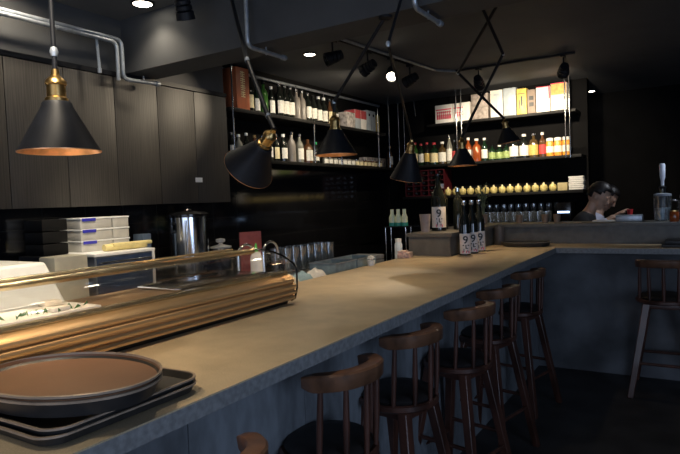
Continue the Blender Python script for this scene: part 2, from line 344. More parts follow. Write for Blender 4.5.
# red wooden sake box
m_redbox = mat('red_lacquered_wood', (.42, .12, .05), .4, var=.25, scale=10, stretch=(1, 1, .2)); m_goldp = mat('gold_print', (.95, .80, .40), .4)
t, dx, dy = boxed(-3.40, -3.215, 3.66, 3.82, ZU, .345, m_redbox, 'sake_box', 'tall red wooden sake box with gold writing at near end of upper wall shelf', None)
q = []
for j in range(4):
    zz = .285-.055*j
    q += [(-.026, zz+.018, .026, zz+.026), (-.005, zz-.018, .004, zz+.032), (-.028, zz+.002, -.010, zz+.009), (.009, zz+.002, .028, zz+.009), (-.024, zz-.016, -.009, zz-.009), (.009, zz-.018, .025, zz-.010)]
strokes(t, '+x', dx, dy, q, m_goldp)
G1 = 'bottles on the upper left wall shelf'
UL = [(3.90,'tall','dark','cream','black',.30,'black bottle with a big cream label right beside the red wooden box'),
 (4.00,'slim','dgreen','white','silver',.25,'slim dark green bottle with silver cap, second bottle from the red wooden box'),
 (4.10,'tall','green',None,'black',.30,'bright green unlabelled bottle on the upper left shelf'),
 (4.21,'slim','dark','white','white',.27,'dark bottle with white cap just right of the bright green bottle'),
 (4.33,'tall','dark','white','silver',.31,'tall black bottle with white label and silver cap, first of three alike'),
 (4.415,'tall','dark','white','silver',.31,'tall black bottle with white label and silver cap, middle of three alike'),
 (4.50,'tall','dark','white','silver',.31,'tall black bottle with white label and silver cap, last of three alike'),
 (4.60,'tall','grey',None,'silver',.30,'frosted grey bottle without label, left of the grey pair'),
 (4.69,'tall','grey',None,'silver',.30,'frosted grey bottle without label, right of the grey pair'),
 (4.79,'wine','dark','white','silver',.29,'black bottle with white label right after the frosted grey pair'),
 (4.885,'wine','dark','white','black',.28,'black bottle with white label and black cap, second after the grey pair'),
 (4.98,'tall','dark','white','white',.28,'black bottle with white cap, third after the frosted grey pair'),
 (5.08,'tall','dark','white','white',.28,'black bottle with white cap, fourth after the frosted grey pair'),
 (5.19,'slim','brown','cream','silver',.28,'brown bottle with cream label among the dark far bottles of upper shelf'),
 (5.30,'wine','dark','white','black',.26,'last dark bottle on upper left shelf before the patterned box')]
for y, s, g, l, c, h, lab in UL: bottle(-3.29, y, ZU, s, g, l, c, 'sake_bottle', lab, G1, h)
m_pat = mat('patterned_grey_card', (.38, .35, .33), .6, var=.5, scale=26); m_redc = mat('red_card', (.42, .05, .06), .55); m_sil = mat('silver_blue_card', (.34, .39, .43), .4, var=.1)
m_yel = mat('yellow_gold_card', (.45, .33, .08), .5); m_wc = mat('white_card', (.8, .78, .74), .55, var=.04)
G2 = 'gift boxes on the upper left wall shelf'
t, dx, dy = boxed(-3.36, -3.22, 5.42, 5.60, ZU, .17, m_pat, 'gift_box', 'low grey patterned box left of the red and white boxes', G2)
for k, (y0, y1) in enumerate(((5.605, 5.73), (5.735, 5.86))):
    t, dx, dy = boxed(-3.36, -3.22, y0, y1, ZU, .215, m_wc if k else m_sil, 'gift_box', ('grey box with red upper half, left of two alike', 'grey-white box with red upper half beside the silver box')[k], G2)
    strokes(t, '+x', dx, dy, [(-dy+.002, .12, dy-.002, .213)], m_redc); strokes(t, '-y', dx, dy, [(-dx+.002, .12, dx-.002, .213)], m_redc)
t, dx, dy = boxed(-3.36, -3.22, 5.87, 6.08, ZU, .235, m_sil, 'gift_box', 'tall silver-blue box near the far end of upper left shelf', G2)
strokes(t, '+x', dx, dy, [(-.003, .01, .0, .225), (-.06, .17, -.03, .20), (.04, .17, .07, .20)], M_blackg)
t, dx, dy = boxed(-3.36, -3.22, 6.09, 6.18, ZU, .20, m_yel, 'gift_box', 'narrow yellow box at the far end of the upper left shelf', G2)

G3 = 'bottles on the lower left wall shelf'
LL = [(3.65,'slim','dark','white','silver',.22,'small dark bottle at the near end of the lower left shelf'),
 (3.74,'tall','clear',None,'white',.21,'small pale bottle with white cap, second on the lower left shelf'),
 (3.84,'slim','dark','white','white',.23,'dark bottle with white cap above the tilted near lampshade'),
 (3.95,'wine','brown',None,'gold',.22,'short brown bottle half hidden by the tilted near lampshade'),
 (4.05,'tall','clear','white','silver',.22,'pale bottle directly behind the brass socket of the tilted lamp'),
 (4.15,'wine','dark','white','black',.24,'dark bottle hidden behind the right side of the tilted near lampshade'),
 (4.25,'slim','dark','cream','silver',.25,'dark slim bottle with cream label just right of the tilted lampshade'),
 (4.36,'tall','dark','white','white',.26,'dark bottle with large white label right of the tilted lampshade'),
 (4.49,'tall','grey',None,'silver',.29,'tall frosted grey-brown bottle on the lower left shelf'),
 (4.62,'tall','clear','white','silver',.28,'pale bottle with white label right of the tall frosted one'),
 (4.76,'squat','brown','white',None,.25,'brown bottle with bright white label left of the green capped one'),
 (4.90,'wine','dark','white','green',.22,'dark bottle with bright green cap on the lower left shelf')]
for y, s, g, l, c, h, lab in LL: bottle(-3.29, y, ZL, s, g, l, c, 'sake_bottle', lab, G3, h)
G4 = 'small jars in a row on the lower left shelf'
for k in range(14):
    y = 5.04 + k*.092
    side = 'bright' if k < 4 else ('cream' if k < 9 else 'gold')
    bottle(-3.27, y, ZL, 'jar', 'clear' if k < 4 else ('grey' if k < 9 else 'brown'), 'white' if k < 7 else 'cream', 'silver' if k % 2 else None, 'small_jar',
           'small pale jar partly behind the middle upright pendant' if k < 4 else ('little labelled jar in the row right of the middle pendant' if k < 9 else 'little brown jar at far end of the jar row'), G4 if k < 4 else (G4 + ', centre' if k < 9 else G4 + ', far end'), cat='jar', h=.075)
G5 = 'upturned glasses behind the small jars'
gobj = MB().lathe([(.02, 0), (.03, .005), (.034, .085), (.031, .085), (.028, .01), (.0, .01)], n=14).build('shot_glass', M_gobj, None, loc=(-3.40, 5.5, ZL)); tag(gobj, 'clear glass standing behind the small jars on lower left shelf', 'glass', G5)
for k in range(1, 7):
    c = gobj.copy(); COL.objects.link(c); c.location = (-3.40, 5.5+k*.085, ZL)
st = MB().box((-.05, -.26, 0), (.05, .26, .13), .002).build('carton', m_pat, None, loc=(-3.42, 6.35, ZL)); st.name = 'cup_carton'; tag(st, 'grey patterned carton behind jars at end of the lower left shelf', 'box')
bottle(-3.24, 6.46, ZL, 'wine', 'brown', 'white', 'gold', 'sake_bottle', 'brown bottle with white label standing between the corner poles', None, .27)

# ---- far rack
ZT = 2.3855; ZM = 1.9005; ZB = 1.5205
G6 = 'gift boxes on the top far shelf'
def fbox(x0, x1, h, m, lab, d=.12):
    return boxed(x0, x1, 6.62, 6.62+d, ZT, h, m, 'gift_box', lab, G6)
m_redprint = mat('red_print', (.72, .04, .10), .5)
def redprint(t, dx, dy, full):
    q = [(-dx+.01, .152, dx-.01 if full else .02, .166)]
    rr = random.Random(3)
    n = 7 if full else 4
    for i in range(n):
        u = -dx+.02+i*.026
        q += [(u, .050, u+.011, .140), (u, .118, u+.022, .136), (u+.002, .083, u+.02, .100), (u+.011, .055, u+.021, .10), (u, .045, u+.02, .060)] if full else [(u, .06, u+.008, .11), (u, .10, u+.02, .112), (u+.006, .07, u+.02, .08), (u, .125, u+.014, .132)]
    strokes(t, '-y', dx, dy, q, m_redprint)
t, dx, dy = fbox(-2.69, -2.475, .215, m_wc, 'white box with bold red printing at the left end of the top far shelf'); redprint(t, dx, dy, True)
t, dx, dy = fbox(-2.465, -2.26, .215, m_wc, 'white box with small red printing beside the bolder one'); redprint(t, dx, dy, False)
m_taupe = mat('taupe_floral_card', (.30, .26, .235), .6, var=.35, scale=28)
t, dx, dy = fbox(-2.24, -2.045, .29, m_taupe, 'taupe floral box on the top far shelf next to twin poles')
m_gw = mat('pale_grey_card', (.62, .62, .58), .5, var=.2, scale=6)
t, dx, dy = fbox(-2.015, -1.875, .305, m_gw, 'tall white and grey box left of the silver box on top far shelf'); strokes(t, '-y', dx, dy, [(-.006, .06, .006, .24), (-.03, .24, .03, .262)], m_sil)
t, dx, dy = fbox(-1.865, -1.725, .31, m_sil, 'tall silver box left of the gold box on top far shelf'); strokes(t, '-y', dx, dy, [(.03, .02, .045, .22)], m_wc)
m_gold2 = mat('gold_card', (.62, .46, .10), .4, var=.2)
t, dx, dy = fbox(-1.715, -1.61, .285, m_gold2, 'narrow gold box in the middle of the top far shelf')
mb = [(-.03, .06, -.02, .16), (.02, .06, .03, .16), (-.01, .09, .01, .2), (-.04, .225, .04, .232)]; strokes(t, '-y', dx, dy, mb, LB['black'])
m_brc = mat('brown_card', (.26, .20, .16), .6)
t, dx, dy = fbox(-1.60, -1.515, .26, m_brc, 'small brown box with two black squares on the top far shelf'); strokes(t, '-y', dx, dy, [(-.024, .145, .024, .19), (-.024, .075, .024, .12)], LB['black'])
t, dx, dy = fbox(-1.505, -1.36, .275, m_wc, 'plain white box with a thin red edge on the top far shelf'); strokes(t, '-y', dx, dy, [(dx-.014, .14, dx-.001, .272), (-dx+.003, .268, dx-.003, .275)], m_redprint)
m_or = mat('orange_card', (.75, .42, .12), .5, var=.25, scale=30)
t, dx, dy = fbox(-1.35, -1.19, .295, m_wc, 'white box with orange top band at the right end of the top far shelf'); strokes(t, '-y', dx, dy, [(-dx+.002, .17, dx-.002, .285)], m_or, 'top_band'); strokes(t, '-y', dx, dy, [(-dx+.002, .285, dx-.002, .295)], m_redprint, 'red_edge')

G7 = 'bottles on the middle far shelf'
ML = [(-3.08,'wine','dgreen','white','black',.25,'dark green bottle left of the first red capped wine on far shelf'),
 (-3.0,'wine','green','cream','red',.29,'green wine bottle with red cap, leftmost of the red capped ones'),
 (-2.92,'wine','dgreen','white','red',.27,'dark wine bottle with red cap and white label, second red capped one'),
 (-2.842,'wine','dark','gold','red',.28,'dark wine bottle with red cap and gold label, third red capped one'),
 (-2.748,'squat','dgreen','cream','red',.27,'wide green bottle with cream label and red cap, last red capped one'),
 (-2.642,'squat','gold','white','white',.27,'squat golden bottle with white label and white cap on far shelf'),
 (-2.55,'slim','clear','white','silver',.34,'tall slim pale bottle sticking up above its neighbours on far shelf'),
 (-2.485,'slim','dark','red','silver',.28,'dark slim bottle with red label left of the twin poles'),
 (-2.315,'tall','amber','white','white',.29,'orange spirit bottle with white label right of the twin poles'),
 (-2.215,'squat','amber',None,'white',.27,'squat glowing orange bottle without label on the far shelf'),
 (-2.12,'tall','dgreen','white','white',.27,'green bottle with white label right of the orange bottles'),
 (-2.03,'squat','dgreen','green','black',.18,'short bottle with leafy green label left of the farthest lampshade'),
 (-1.945,'squat','dgreen','green','white',.17,'short bottle with leafy green label directly under the farthest lampshade'),
 (-1.865,'squat','dgreen','green','black',.18,'short bottle with leafy green label right under farthest lampshade edge'),
 (-1.778,'squat','dark','white','white',.27,'dark bottle with white square label, left of two alike on far shelf'),
 (-1.665,'squat','dark','white','white',.27,'dark bottle with white square label, right of two alike on far shelf'),
 (-1.56,'squat','gold','gold','silver',.27,'golden labelled dark bottle left of the red and brown bottle'),
 (-1.465,'tall','brown','red','white',.27,'brown bottle with red label beside the orange jars')]
for x, s, g, l, c, h, lab in ML: bottle(x, 6.69, ZM, s, g, l, c, 'liquor_bottle', lab, G7, h, rz=-PI/2)
m_oj = mat('orange_preserve', (.85, .34, .05), .3, var=.3, scale=40)
for k, x in enumerate((-1.385, -1.30, -1.215)):
    t = MB().lathe([(.0, 0), (.038, 0), (.04, .01), (.04, .15), (.034, .165), (.0, .165)], n=16).build('preserve_jar', m_oj, None, loc=(x, 6.68, ZM))
    tag(t, ('orange preserve jar, left of the three on the middle far shelf', 'orange preserve jar, middle of the three on the middle far shelf', 'orange preserve jar nearest the right end poles')[k], 'jar', 'orange jars on the far shelf')
    MB().lathe([(.036, .165), (.038, .17), (.038, .195), (.03, .2)], n=16).build('lid', M_white, t)
    MB().lathe([(.0405, .04), (.0408, .04), (.0408, .11), (.0405, .11)], n=16).build('label', LB['white'], t)
# small pots along the lowest shelf
m_pot = mat('yellow_ceramic', (.62, .52, .20), .4, var=.3, scale=30)
pot = MB().lathe([(.0, 0), (.026, 0), (.040, .02), (.042, .05), (.030, .072), (.0, .075)], n=14).build('sake_cup', m_pot, None, loc=(-2.58, 6.68, ZB))
tag(pot, 'small yellowish lidded cup in the row on the lowest far shelf, left of plant', 'cup', 'small cups on the lowest far shelf, left of the plant')
MB().lathe([(.012, .072), (.014, .08), (.008, .095), (.0, .098)], n=10).build('lid_knob', LB['cream'], pot)
for k in range(1, 14):
    c = copy_tree(pot); c.location = (-2.58 + k*.0935, 6.68 + .01*math.sin(k*2), ZB); c.rotation_euler = (0, 0, k)
    if k > 4: c['label'] = 'small yellowish lidded cup in the row on the lowest far shelf, right of plant'; c['group'] = 'small cups on the lowest far shelf, right of the plant'
cb = MB().box((-.05, -.05, 0), (.05, .05, .085), .003).build('tea_box', mat('kraft_card', (.5, .42, .22), .6), None, loc=(-1.255, 6.68, ZB)); tag(cb, 'small tan box at the right end of the row of cups', 'box')
mbn = MB()
for k in range(7): mbn.box((-.075+.004*math.sin(k*3), -.06, .004+k*.021), (.075+.004*math.sin(k*2), .06, .022+k*.021), .004)
nb = mbn.build('folded_napkins', M_white, None, loc=(-1.115, 6.69, ZB)); tag(nb, 'stack of folded white napkins at the right end of lowest far shelf', 'napkins')

# wine rack left of the lowest shelf
wr = thing('wine_rack', 'dark red lattice wine rack in the far corner under the middle shelf', 'wine rack', (-2.86, 6.78, 1.5215))
m_rr = mat('dark_red_lacquer', (.06, .006, .01), .4)
mb = MB()
for k in range(6): mb.box((-.27, -.14, .0+k*.062), (.25, .12, .008+k*.062))
for k in range(6): mb.box((-.27+k*.102, -.139, .0), (-.262+k*.102, .119, .318))
mb.build('lattice', m_rr, wr)
first = None
for i in range(5):
    for j in range(5):
        x = -2.86-.214+i*.102; z = 1.5215+.036+j*.062
        if first is None:
            first = MB().lathe([(.0, 0), (.022, 0), (.024, .01), (.024, .15), (.010, .19), (.009, .235), (.0, .235)], n=12).build('wine_bottle', GL['dark'], None, loc=(x, 6.86, z), rot=(PI/2, 0, 0))
            MB().lathe([(.0105, .20), (.011, .20), (.011, .238), (.0, .24)], n=10).build('foil_cap', M_white if 0 else CP['silver'], first); o = first
        else:
            o = copy_tree(first); o.location = (x, 6.86, z)
        tag(o, f'wine bottle lying in the dark red rack, {("leftmost","second","middle","fourth","rightmost")[i]} column, {("bottom","second","middle","fourth","top")[j]} row', 'bottle', 'wine bottles in the red rack')

# glasses on the far counter
gt = MB().lathe([(.02, 0), (.033, .004), (.038, .12), (.035, .12), (.03, .01), (.0, .01)], n=14).build('tumbler', M_gobj, None, loc=(-2.2, 6.53, 1.1805)); tag(gt, 'clear tumbler in the front row of glasses on far counter', 'glass', 'tumblers in rows on the far counter')
GI = [(x, y) for y in (6.53, 6.66) for x in [-2.2+i*.088 for i in range(10)]]
for (x, y) in GI[1:]:
    c = gt.copy(); COL.objects.link(c); c.location = (x, y, 1.1805)
    if y > 6.6: c['label'] = 'clear tumbler in the rear row of glasses on far counter'; c['group'] = 'rear row of tumblers on the far counter'
gw = MB().lathe([(.03, 0), (.03, .004), (.004, .008), (.004, .09), (.03, .12), (.038, .16), (.033, .21), (.031, .21), (.035, .16), (.02, .115), (.0, .1)], n=14).build('wine_glass', M_gobj, None, loc=(-2.2, 6.8, 1.1805)); tag(gw, 'stemmed wine glass in the back row on the far counter', 'glass', 'wine glasses at the back of the far counter')
for i in range(1, 11):
    c = gw.copy(); COL.objects.link(c); c.location = (-2.2+i*.085, 6.8, 1.1805)
# blue lit appliance amongst the glasses
m_bl = mat('blue_display_light', (.4, .6, 1), .4, emit=(.45, .65, 1), es=5)
ap = thing('glass_washer', 'low dark glass washer with a bluish light strip on the far counter', 'appliance', (-1.23, 6.62, 1.1805))
MB().box((-.07, -.12, 0), (.08, .2, .21), .006).build('body', M_blackg, ap); MB().box((-.055, -.124, .10), (.065, -.12, .118)).build('light_strip', m_bl, ap)

# ------------------------------------------------------------------ items standing on the ledge and bar end
def text_mesh(body, size, m, parent, loc, rot, name):
    cu = bpy.data.curves.new('txt', 'FONT'); cu.body = body; cu.size = size; cu.align_x = 'CENTER'; cu.extrude = .0004; cu.offset = size*.022
    o = bpy.data.objects.new('txt', cu); COL.objects.link(o); bpy.context.view_layer.update()
    me = bpy.data.meshes.new_from_object(o.evaluated_get(bpy.context.evaluated_depsgraph_get())); bpy.data.objects.remove(o)
    me.materials.clear(); me.materials.append(m)
    q = bpy.data.objects.new(name, me); COL.objects.link(q); q.parent = parent; q.location = loc; q.rotation_euler = rot; return q
m_pink = mat('pinkish_paper_label', (.74, .68, .64), .6, var=.08)
def label_bottle(x, y, z, h, lab, rz, group=None, shape='tall', s=1.0, lz=(.03, .40)):
    r = .043*s; t = thing('sake_bottle', lab, 'bottle', (x, y, z), rz, group)
    MB().lathe([(0, 0), (r, 0), (r, .01*h), (r, .55*h), (r*.86, .64*h), (r*.40, .78*h), (r*.34, .95*h), (0, .95*h)], n=24).build('body', GL['dark'], t)
    MB().lathe([(r*.42, .92*h), (r*.44, .925*h), (r*.44, .995*h), (r*.3, h)], n=16).build('cap', M_chrome if s < 1.1 else M_blackg, t)
    # label facing -Y / +X, a band of the cylinder
    N = 18; vs = []; fs = []
    for k in range(N+1):
        a = -PI/2-1.2+2.4*k/N
        for zz in (lz[0]*h, lz[1]*h): vs.append((r*1.02*math.cos(a), r*1.02*math.sin(a), zz))
    for k in range(N): fs.append((2*k, 2*k+2, 2*k+3, 2*k+1))
    lo = MB().add(vs, fs).build('label', m_pink, t)
    H = (lz[1]-lz[0])*h; z0 = lz[0]*h
    text_mesh('9', H*.52, LB['black'], lo, (-.002, -r*1.02-.0012, z0+H*.52), (PI/2, 0, 0), 'numeral')
    mb = MB()
    for (u0, v0, u1, v1) in ((-.024, .40, .024, .45), (-.004, .25, .004, .45), (.004, .25, .016, .29), (-.018, .10, -.012, .26), (.010, .10, .015, .2)):
        mb.box((u0, -r*1.02-.0016 + .004*abs(u0)/.024, z0+H*v0), (u1, -r*.98, z0+H*v1))
    mb.build('brush_mark', LB['black'], lo)
    mb = MB()
    for (u0, v0) in ((-.026, .04), (.0, .05), (.018, .03)): mb.box((u0, -r*1.0-.001, z0+H*v0), (u0+.006, -r*.95, z0+H*(v0+.12)))
    mb.build('red_seal', m_redprint, lo)
    return t
GB = 'sake bottles with bold numeral labels at the end of bar'
label_bottle(-1.495, 4.18, zt, .41, 'front dark sake bottle with 9 label standing on the bar before the ledge', .5, GB)
label_bottle(-1.487, 4.33, zt, .41, 'middle one of three dark sake bottles with 9 labels on the bar', .5, GB)
label_bottle(-1.480, 4.48, zt, .41, 'rearmost of three dark sake bottles with 9 labels on the bar', .5, GB)
label_bottle(-1.77, 4.36, 1.2325, .455, 'large dark sake bottle standing on top of the raised ledge corner', .45, None, s=1.35, lz=(.06, .42))
# tall dark bottles grouped next to it on the ledge
for k, (x, y, hh, lab) in enumerate(((-1.66, 4.50, .34, 'unlabelled dark bottle right of the large sake bottle on ledge'), (-1.84, 4.62, .38, 'dark bottle with pale round stopper left behind the large sake bottle'))):
    bottle(x, y, 1.2325, 'wine', 'dark', None, 'white' if k else 'silver', 'dark_bottle', lab, None, hh)
# grey tumbler with sticks
tb = thing('paper_cup', 'greyish pink paper cup standing on the ledge beside the big bottle', 'cup', (-1.815, 4.19, 1.2325))
MB().lathe([(0, 0), (.032, 0), (.044, .14), (.041, .14), (.03, .006), (0, .006)], n=20).build('body', mat('pinkish_paper', (.33, .27, .25), .6), tb)
# carafes with pale milk content and green base band
m_milk = mat('pale_yellow_drink', (.78, .82, .55), .35); m_teal = mat('teal_label', (.03, .28, .20), .5)
sg = thing('bottle_stand', 'small glass stand by the ledge end holding three pale bottles', 'stand', (-2.08, 4.25, 0.9705))
MB().box((-.10, -.06, .30), (.10, .06, .31)).box((-.10, -.06, 0), (.10, .06, .012)).build('plate', M_blackg, sg)
mb = MB()
for sx in (-.09, .09):
    for sy in (-.05, .05): mb.tube([(sx, sy, .012), (sx, sy, .30)], .005)
mb.build('post', M_chrome, sg)
sg.location.z = 0.9705
for k in range(3):
    t = MB().lathe([(0, 0), (.026, 0), (.026, .07), (.014, .10), (.014, .135), (0, .135)], n=14).build('dressing_bottle', m_milk, None, loc=(-2.13+.055*k, 4.25, 1.2812))
    tag(t, ('left pale yellow dressing bottle with teal band left of the ledge', 'middle pale yellow dressing bottle with teal band', 'right pale yellow dressing bottle with teal band nearest paper cup')[k], 'bottle', 'pale dressing bottles beside the ledge')
    MB().lathe([(.0265, .0), (.0272, .0), (.0272, .028), (.0265, .028)], n=14).build('label', m_teal, t)
# potted twig plant in a cup
m_leaf = mat('dusty_green_leaf', (.16, .20, .11), .6, var=.3); m_cup = mat('tan_ceramic', (.20, .14, .10), .6)
pl = thing('potted_plant', 'small leafy twig plant in a tan cup on the ledge', 'plant', (-1.72, 5.34, 1.2325))
MB().lathe([(0, 0), (.034, 0), (.038, .09), (.034, .09), (.030, .075), (0, .075)], n=18).build('pot', m_cup, pl)
rr = random.Random(11); st = MB(); lv = MB()
for k in range(16):
    a = rr.uniform(0, 2*PI); L = rr.uniform(.18, .33); lean = rr.uniform(.05, .3); p0 = Vector((rr.uniform(-.01, .01), rr.uniform(-.01, .01), .07))
    pts = [p0 + Vector((math.cos(a)*lean*L*t*t, math.sin(a)*lean*L*t*t, L*t)) for t in (0, .35, .7, 1)]
    st.tube(pts, .0018, 5)
    for j in range(7):
        t_ = rr.uniform(.4, 1); p = pts[0].lerp(pts[-1], t_); d = Vector((rr.uniform(-1, 1), rr.uniform(-1, 1), rr.uniform(-.2, .8))).normalized(); s_ = d.cross(Vector((0, 0, 1))).normalized()*.007; l = rr.uniform(.03, .055)
        lv.add([p, p+d*l*.5+s_, p+d*l, p+d*l*.5-s_], [(0, 1, 2, 3)])
st.build('stems', m_leaf, pl); lv.build('leaves', m_leaf, pl)
for nm, x, y, z, r, h, m, lab in (('utensil_canister', -1.505, 5.10, zt, .045, .16, mat('dark_clay', (.09, .08, .075), .5), 'dark round canister standing on the bar in the corner by the tray'),):
    t = MB().lathe([(0, 0), (r*.95, 0), (r, .01), (r, h-.01), (r*.97, h), (r*.88, h), (r*.86, h-.03), (0, h-.03)], n=24).build(nm, m, None, loc=(x, y, z+.0005)); tag(t, lab, 'canister')
for k, (x, y, lab) in enumerate(((-1.55+.14, 5.42, 'small tan cup on the ledge right of the potted plant'), (-1.18, 5.42, 'left tan cup of a pair on the ledge in front of glasses'), (-1.08, 5.43, 'right tan cup of a pair on the ledge in front of glasses'))):
    t = MB().lathe([(0, 0), (.025, 0), (.032, .075), (.029, .075), (.022, .006), (0, .006)], n=16).build('tea_cup', m_cup, None, loc=(x, y, 1.2325)); tag(t, lab, 'cup', 'tan cups on the ledge')
def tray_round(x, y, z, rx, ry, lab, rz=0, n=40, m=M_trayblk, rim=None, name='serving_tray', h=.03, group=None, dp=.010):
    t = thing(name, lab, 'tray', (x, y, z), rz, group)
    prof = [(0, 0), (.88, 0), (.93, .003), (1.0, h), (1.0, h), (.988, h+.001), (.965, h-dp), (0, h-dp)]
    vs = []; fs = []
    for r, zz in prof:
        for k in range(n): a = 2*PI*k/n; vs.append((max(r, .001)*rx*math.cos(a), max(r, .001)*ry*math.sin(a), zz))
    for i in range(len(prof)-1):
        for k in range(n): fs.append((i*n+k, i*n+(k+1) % n, (i+1)*n+(k+1) % n, (i+1)*n+k))
    mb = MB().add(vs, fs)
    for i in range(len(fs)): mb.m[i] = 1 if i >= (len(prof)-3)*n else 0
    mb.build('body', [M_trayblk, m], t)
    ri = MB(); ri.sweep([(-.0035, -.002), (.0015, -.003), (.0025, .002), (-.002, .003)], [((rx*math.cos(a), ry*math.sin(a), h), (math.cos(a), math.sin(a), 0)) for a in [2*PI*k/n for k in range(n)]], closed=True)
    ri.build('rim', rim or M_trayblk, t); return t
tray_round(-1.25, 5.00, zt+.0005, .20, .15, 'dark round tray lying in the far corner of the bar', m=M_trayblk, rim=M_ledge, h=.035)
# dark square tray at the right end of return counter
t = thing('serving_tray', 'dark rectangular tray on the return counter above the far right stool', 'tray', (-.02, 5.06, zt+.0005))
MB().box((-.22, -.12, 0), (.22, .12, .02), .006).build('body', M_trayblk, t); MB().box((-.20, -.10, .02), (.2, .1, .05), .008).build('lid', M_trayblk, t)
# pitcher, second jug, beer tap on right ledge
def pitcher(x, y, lab, s=1.0):
    t = thing('water_pitcher', lab, 'pitcher', (x, y, 1.2325), 0)
    MB().lathe([(.052*s, 0), (.062*s, .01), (.066*s, .19*s), (.072*s, .205*s), (.069*s, .205*s), (.062*s, .18*s), (.057*s, .012), (0, .012)], n=24).build('body', M_gobj, t)
    MB().lathe([(.0, .014), (.055*s, .014), (.058*s, .11*s), (0, .11*s)], n=20).build('iced_water', mat('icy_water', (.55, .68, .74), .2, var=.25, scale=50), t)
    MB().tube([(.068*s, 0, .17*s), (.115*s, 0, .165*s), (.118*s, 0, .07*s), (.063*s, 0, .045*s)], .007).build('handle', M_gobj, t)
    MB().lathe([(.066*s, .206*s), (.064*s, .222*s), (.03*s, .228*s), (0, .228*s)], n=20).build('lid', mat('grey_lid', (.2, .22, .26), .4), t)
pitcher(-.25, 5.41, 'clear pitcher of iced water at right of the ledge'); pitcher(-.065, 5.40, 'second pitcher cut by the right edge of the ledge', .95)
bt = thing('beer_tap', 'dark beer tap with a tall white handle behind the iced water pitcher', 'tap', (-.255, 5.555, 1.2325))
MB().lathe([(0, 0), (.036, 0), (.036, .015), (.024, .03), (.024, .26), (.03, .28), (0, .29)], n=18).build('column', M_black, bt)
MB().tube([(0, 0, .25), (0, -.06, .255), (0, -.075, .22)], .011).build('spout', M_chrome, bt)
MB().lathe([(0, .29), (.012, .29), (.013, .33), (.021, .36), (.023, .46), (.017, .475), (0, .475)], n=16).build('handle', mat('tap_white', (.75, .8, .95), .3), bt)
tt = MB().box((-.10, -.06, 0), (.10, .06, .055), .008).build('metal_tub', M_steel, None, loc=(-.50, 5.45, 1.2325)); tag(tt, 'low steel tub on the ledge left of the iced water pitcher', 'container')
dr = MB().box((-.11, -.05, 0), (.11, .05, .012), .004).build('chopping_board', M_white, None, loc=(-.68, 5.50, 1.2325)); tag(dr, 'thin white board lying on the ledge before the two cooks', 'board')
bsm = bottle(-.165, 5.30, 1.2325, 'jar', 'amber', None, 'gold', 'sauce_jar', 'tiny amber sauce jar between the two pitchers on the ledge', None, .09, cat='jar')

# ------------------------------------------------------------------ sushi display case
sc_ = thing('display_case', 'glass topped sushi display case with ribbed bronze base along the bar', 'display case', (-1.7, 0.6, zt))
def ce(mb, name, m, **k): return mb.build(name, m, sc_, **k)
Y0, Y1 = -1.3, 1.46   # local y extents
ce(MB().box((-.17, Y0+.02, .0005), (.155, Y1-.03, .014)), 'plinth', M_blackg)
# ribbed bronze body, profile swept along the bar
prof = [(-.19, .014), (.150, .014)]
zz = [.018, .040, .044, .066, .070, .092, .096, .113]
for k in range(4):
    a, b = .018+k*.0245, .018+k*.0245+.0215
    x0 = .168+.014*math.sin((k+.5)/4*PI)
    for s in range(5): th = -PI/2+PI*s/4; prof.append((x0+.010*math.cos(th), (a+b)/2+(b-a)/2*math.sin(th)))
prof += [(.168, .118), (.150, .128), (-.19, .128)]
ce(MB().extrude_y(prof, Y0, Y1-.01), 'ribbed_base', M_rib)
# food well floor and rails
ce(MB().box((-.17, Y0+.02, .1285), (.13, Y1-.03, .135)), 'well_floor', M_well)
ce(MB().box((.118, Y0, .128), (.146, Y1-.01, .145), .003), 'front_rail', M_gold)
# curved front glass
gp = [(.150, .132), (.176, .140), (.181, .152), (.172, .168), (.150, .184), (.110, .206), (.060, .222), (.0, .232), (-.05, .234)]
n = len(gp); vs = []; fs = []
for yy in (Y0, Y1): vs += [(x, yy, z) for x, z in gp]
fs = [(k, k+1, n+k+1, n+k) for k in range(n-1)]
ce(MB().add(vs, fs), 'front_glass', M_glass)
# end pane
ep = [(x, z) for x, z in gp] + [(-.19, .234), (-.19, .130)]
ce(MB().add([(x, Y1, z) for x, z in ep], [tuple(range(len(ep)))]), 'end_glass', M_glass)
gk = MB(); gk.tube([(.15, Y1+.003, .010), (.172, Y1+.003, .02), (.186, Y1+.003, .07), (.186, Y1+.003, .13)] + [(x+.003, Y1+.003, z+.002) for x, z in gp[2:]], .0042, 8); ce(gk, 'edge_gasket', M_blackg)
ce(MB().box((-.19, Y0, .13), (-.184, Y1, .228)), 'back_pane', M_glass)
ce(MB().tube([(-.06, Y0, .228), (-.06, Y1+.004, .228)], .013, 16), 'top_tube', M_gold)
ce(MB().box((-.19, Y0, .228), (-.075, Y1, .234)), 'top_shelf_glass', M_glass)
ce(MB().tube([(-.185, Y0, .232), (-.185, Y1, .232)], .007, 10), 'rear_tube', M_gold)
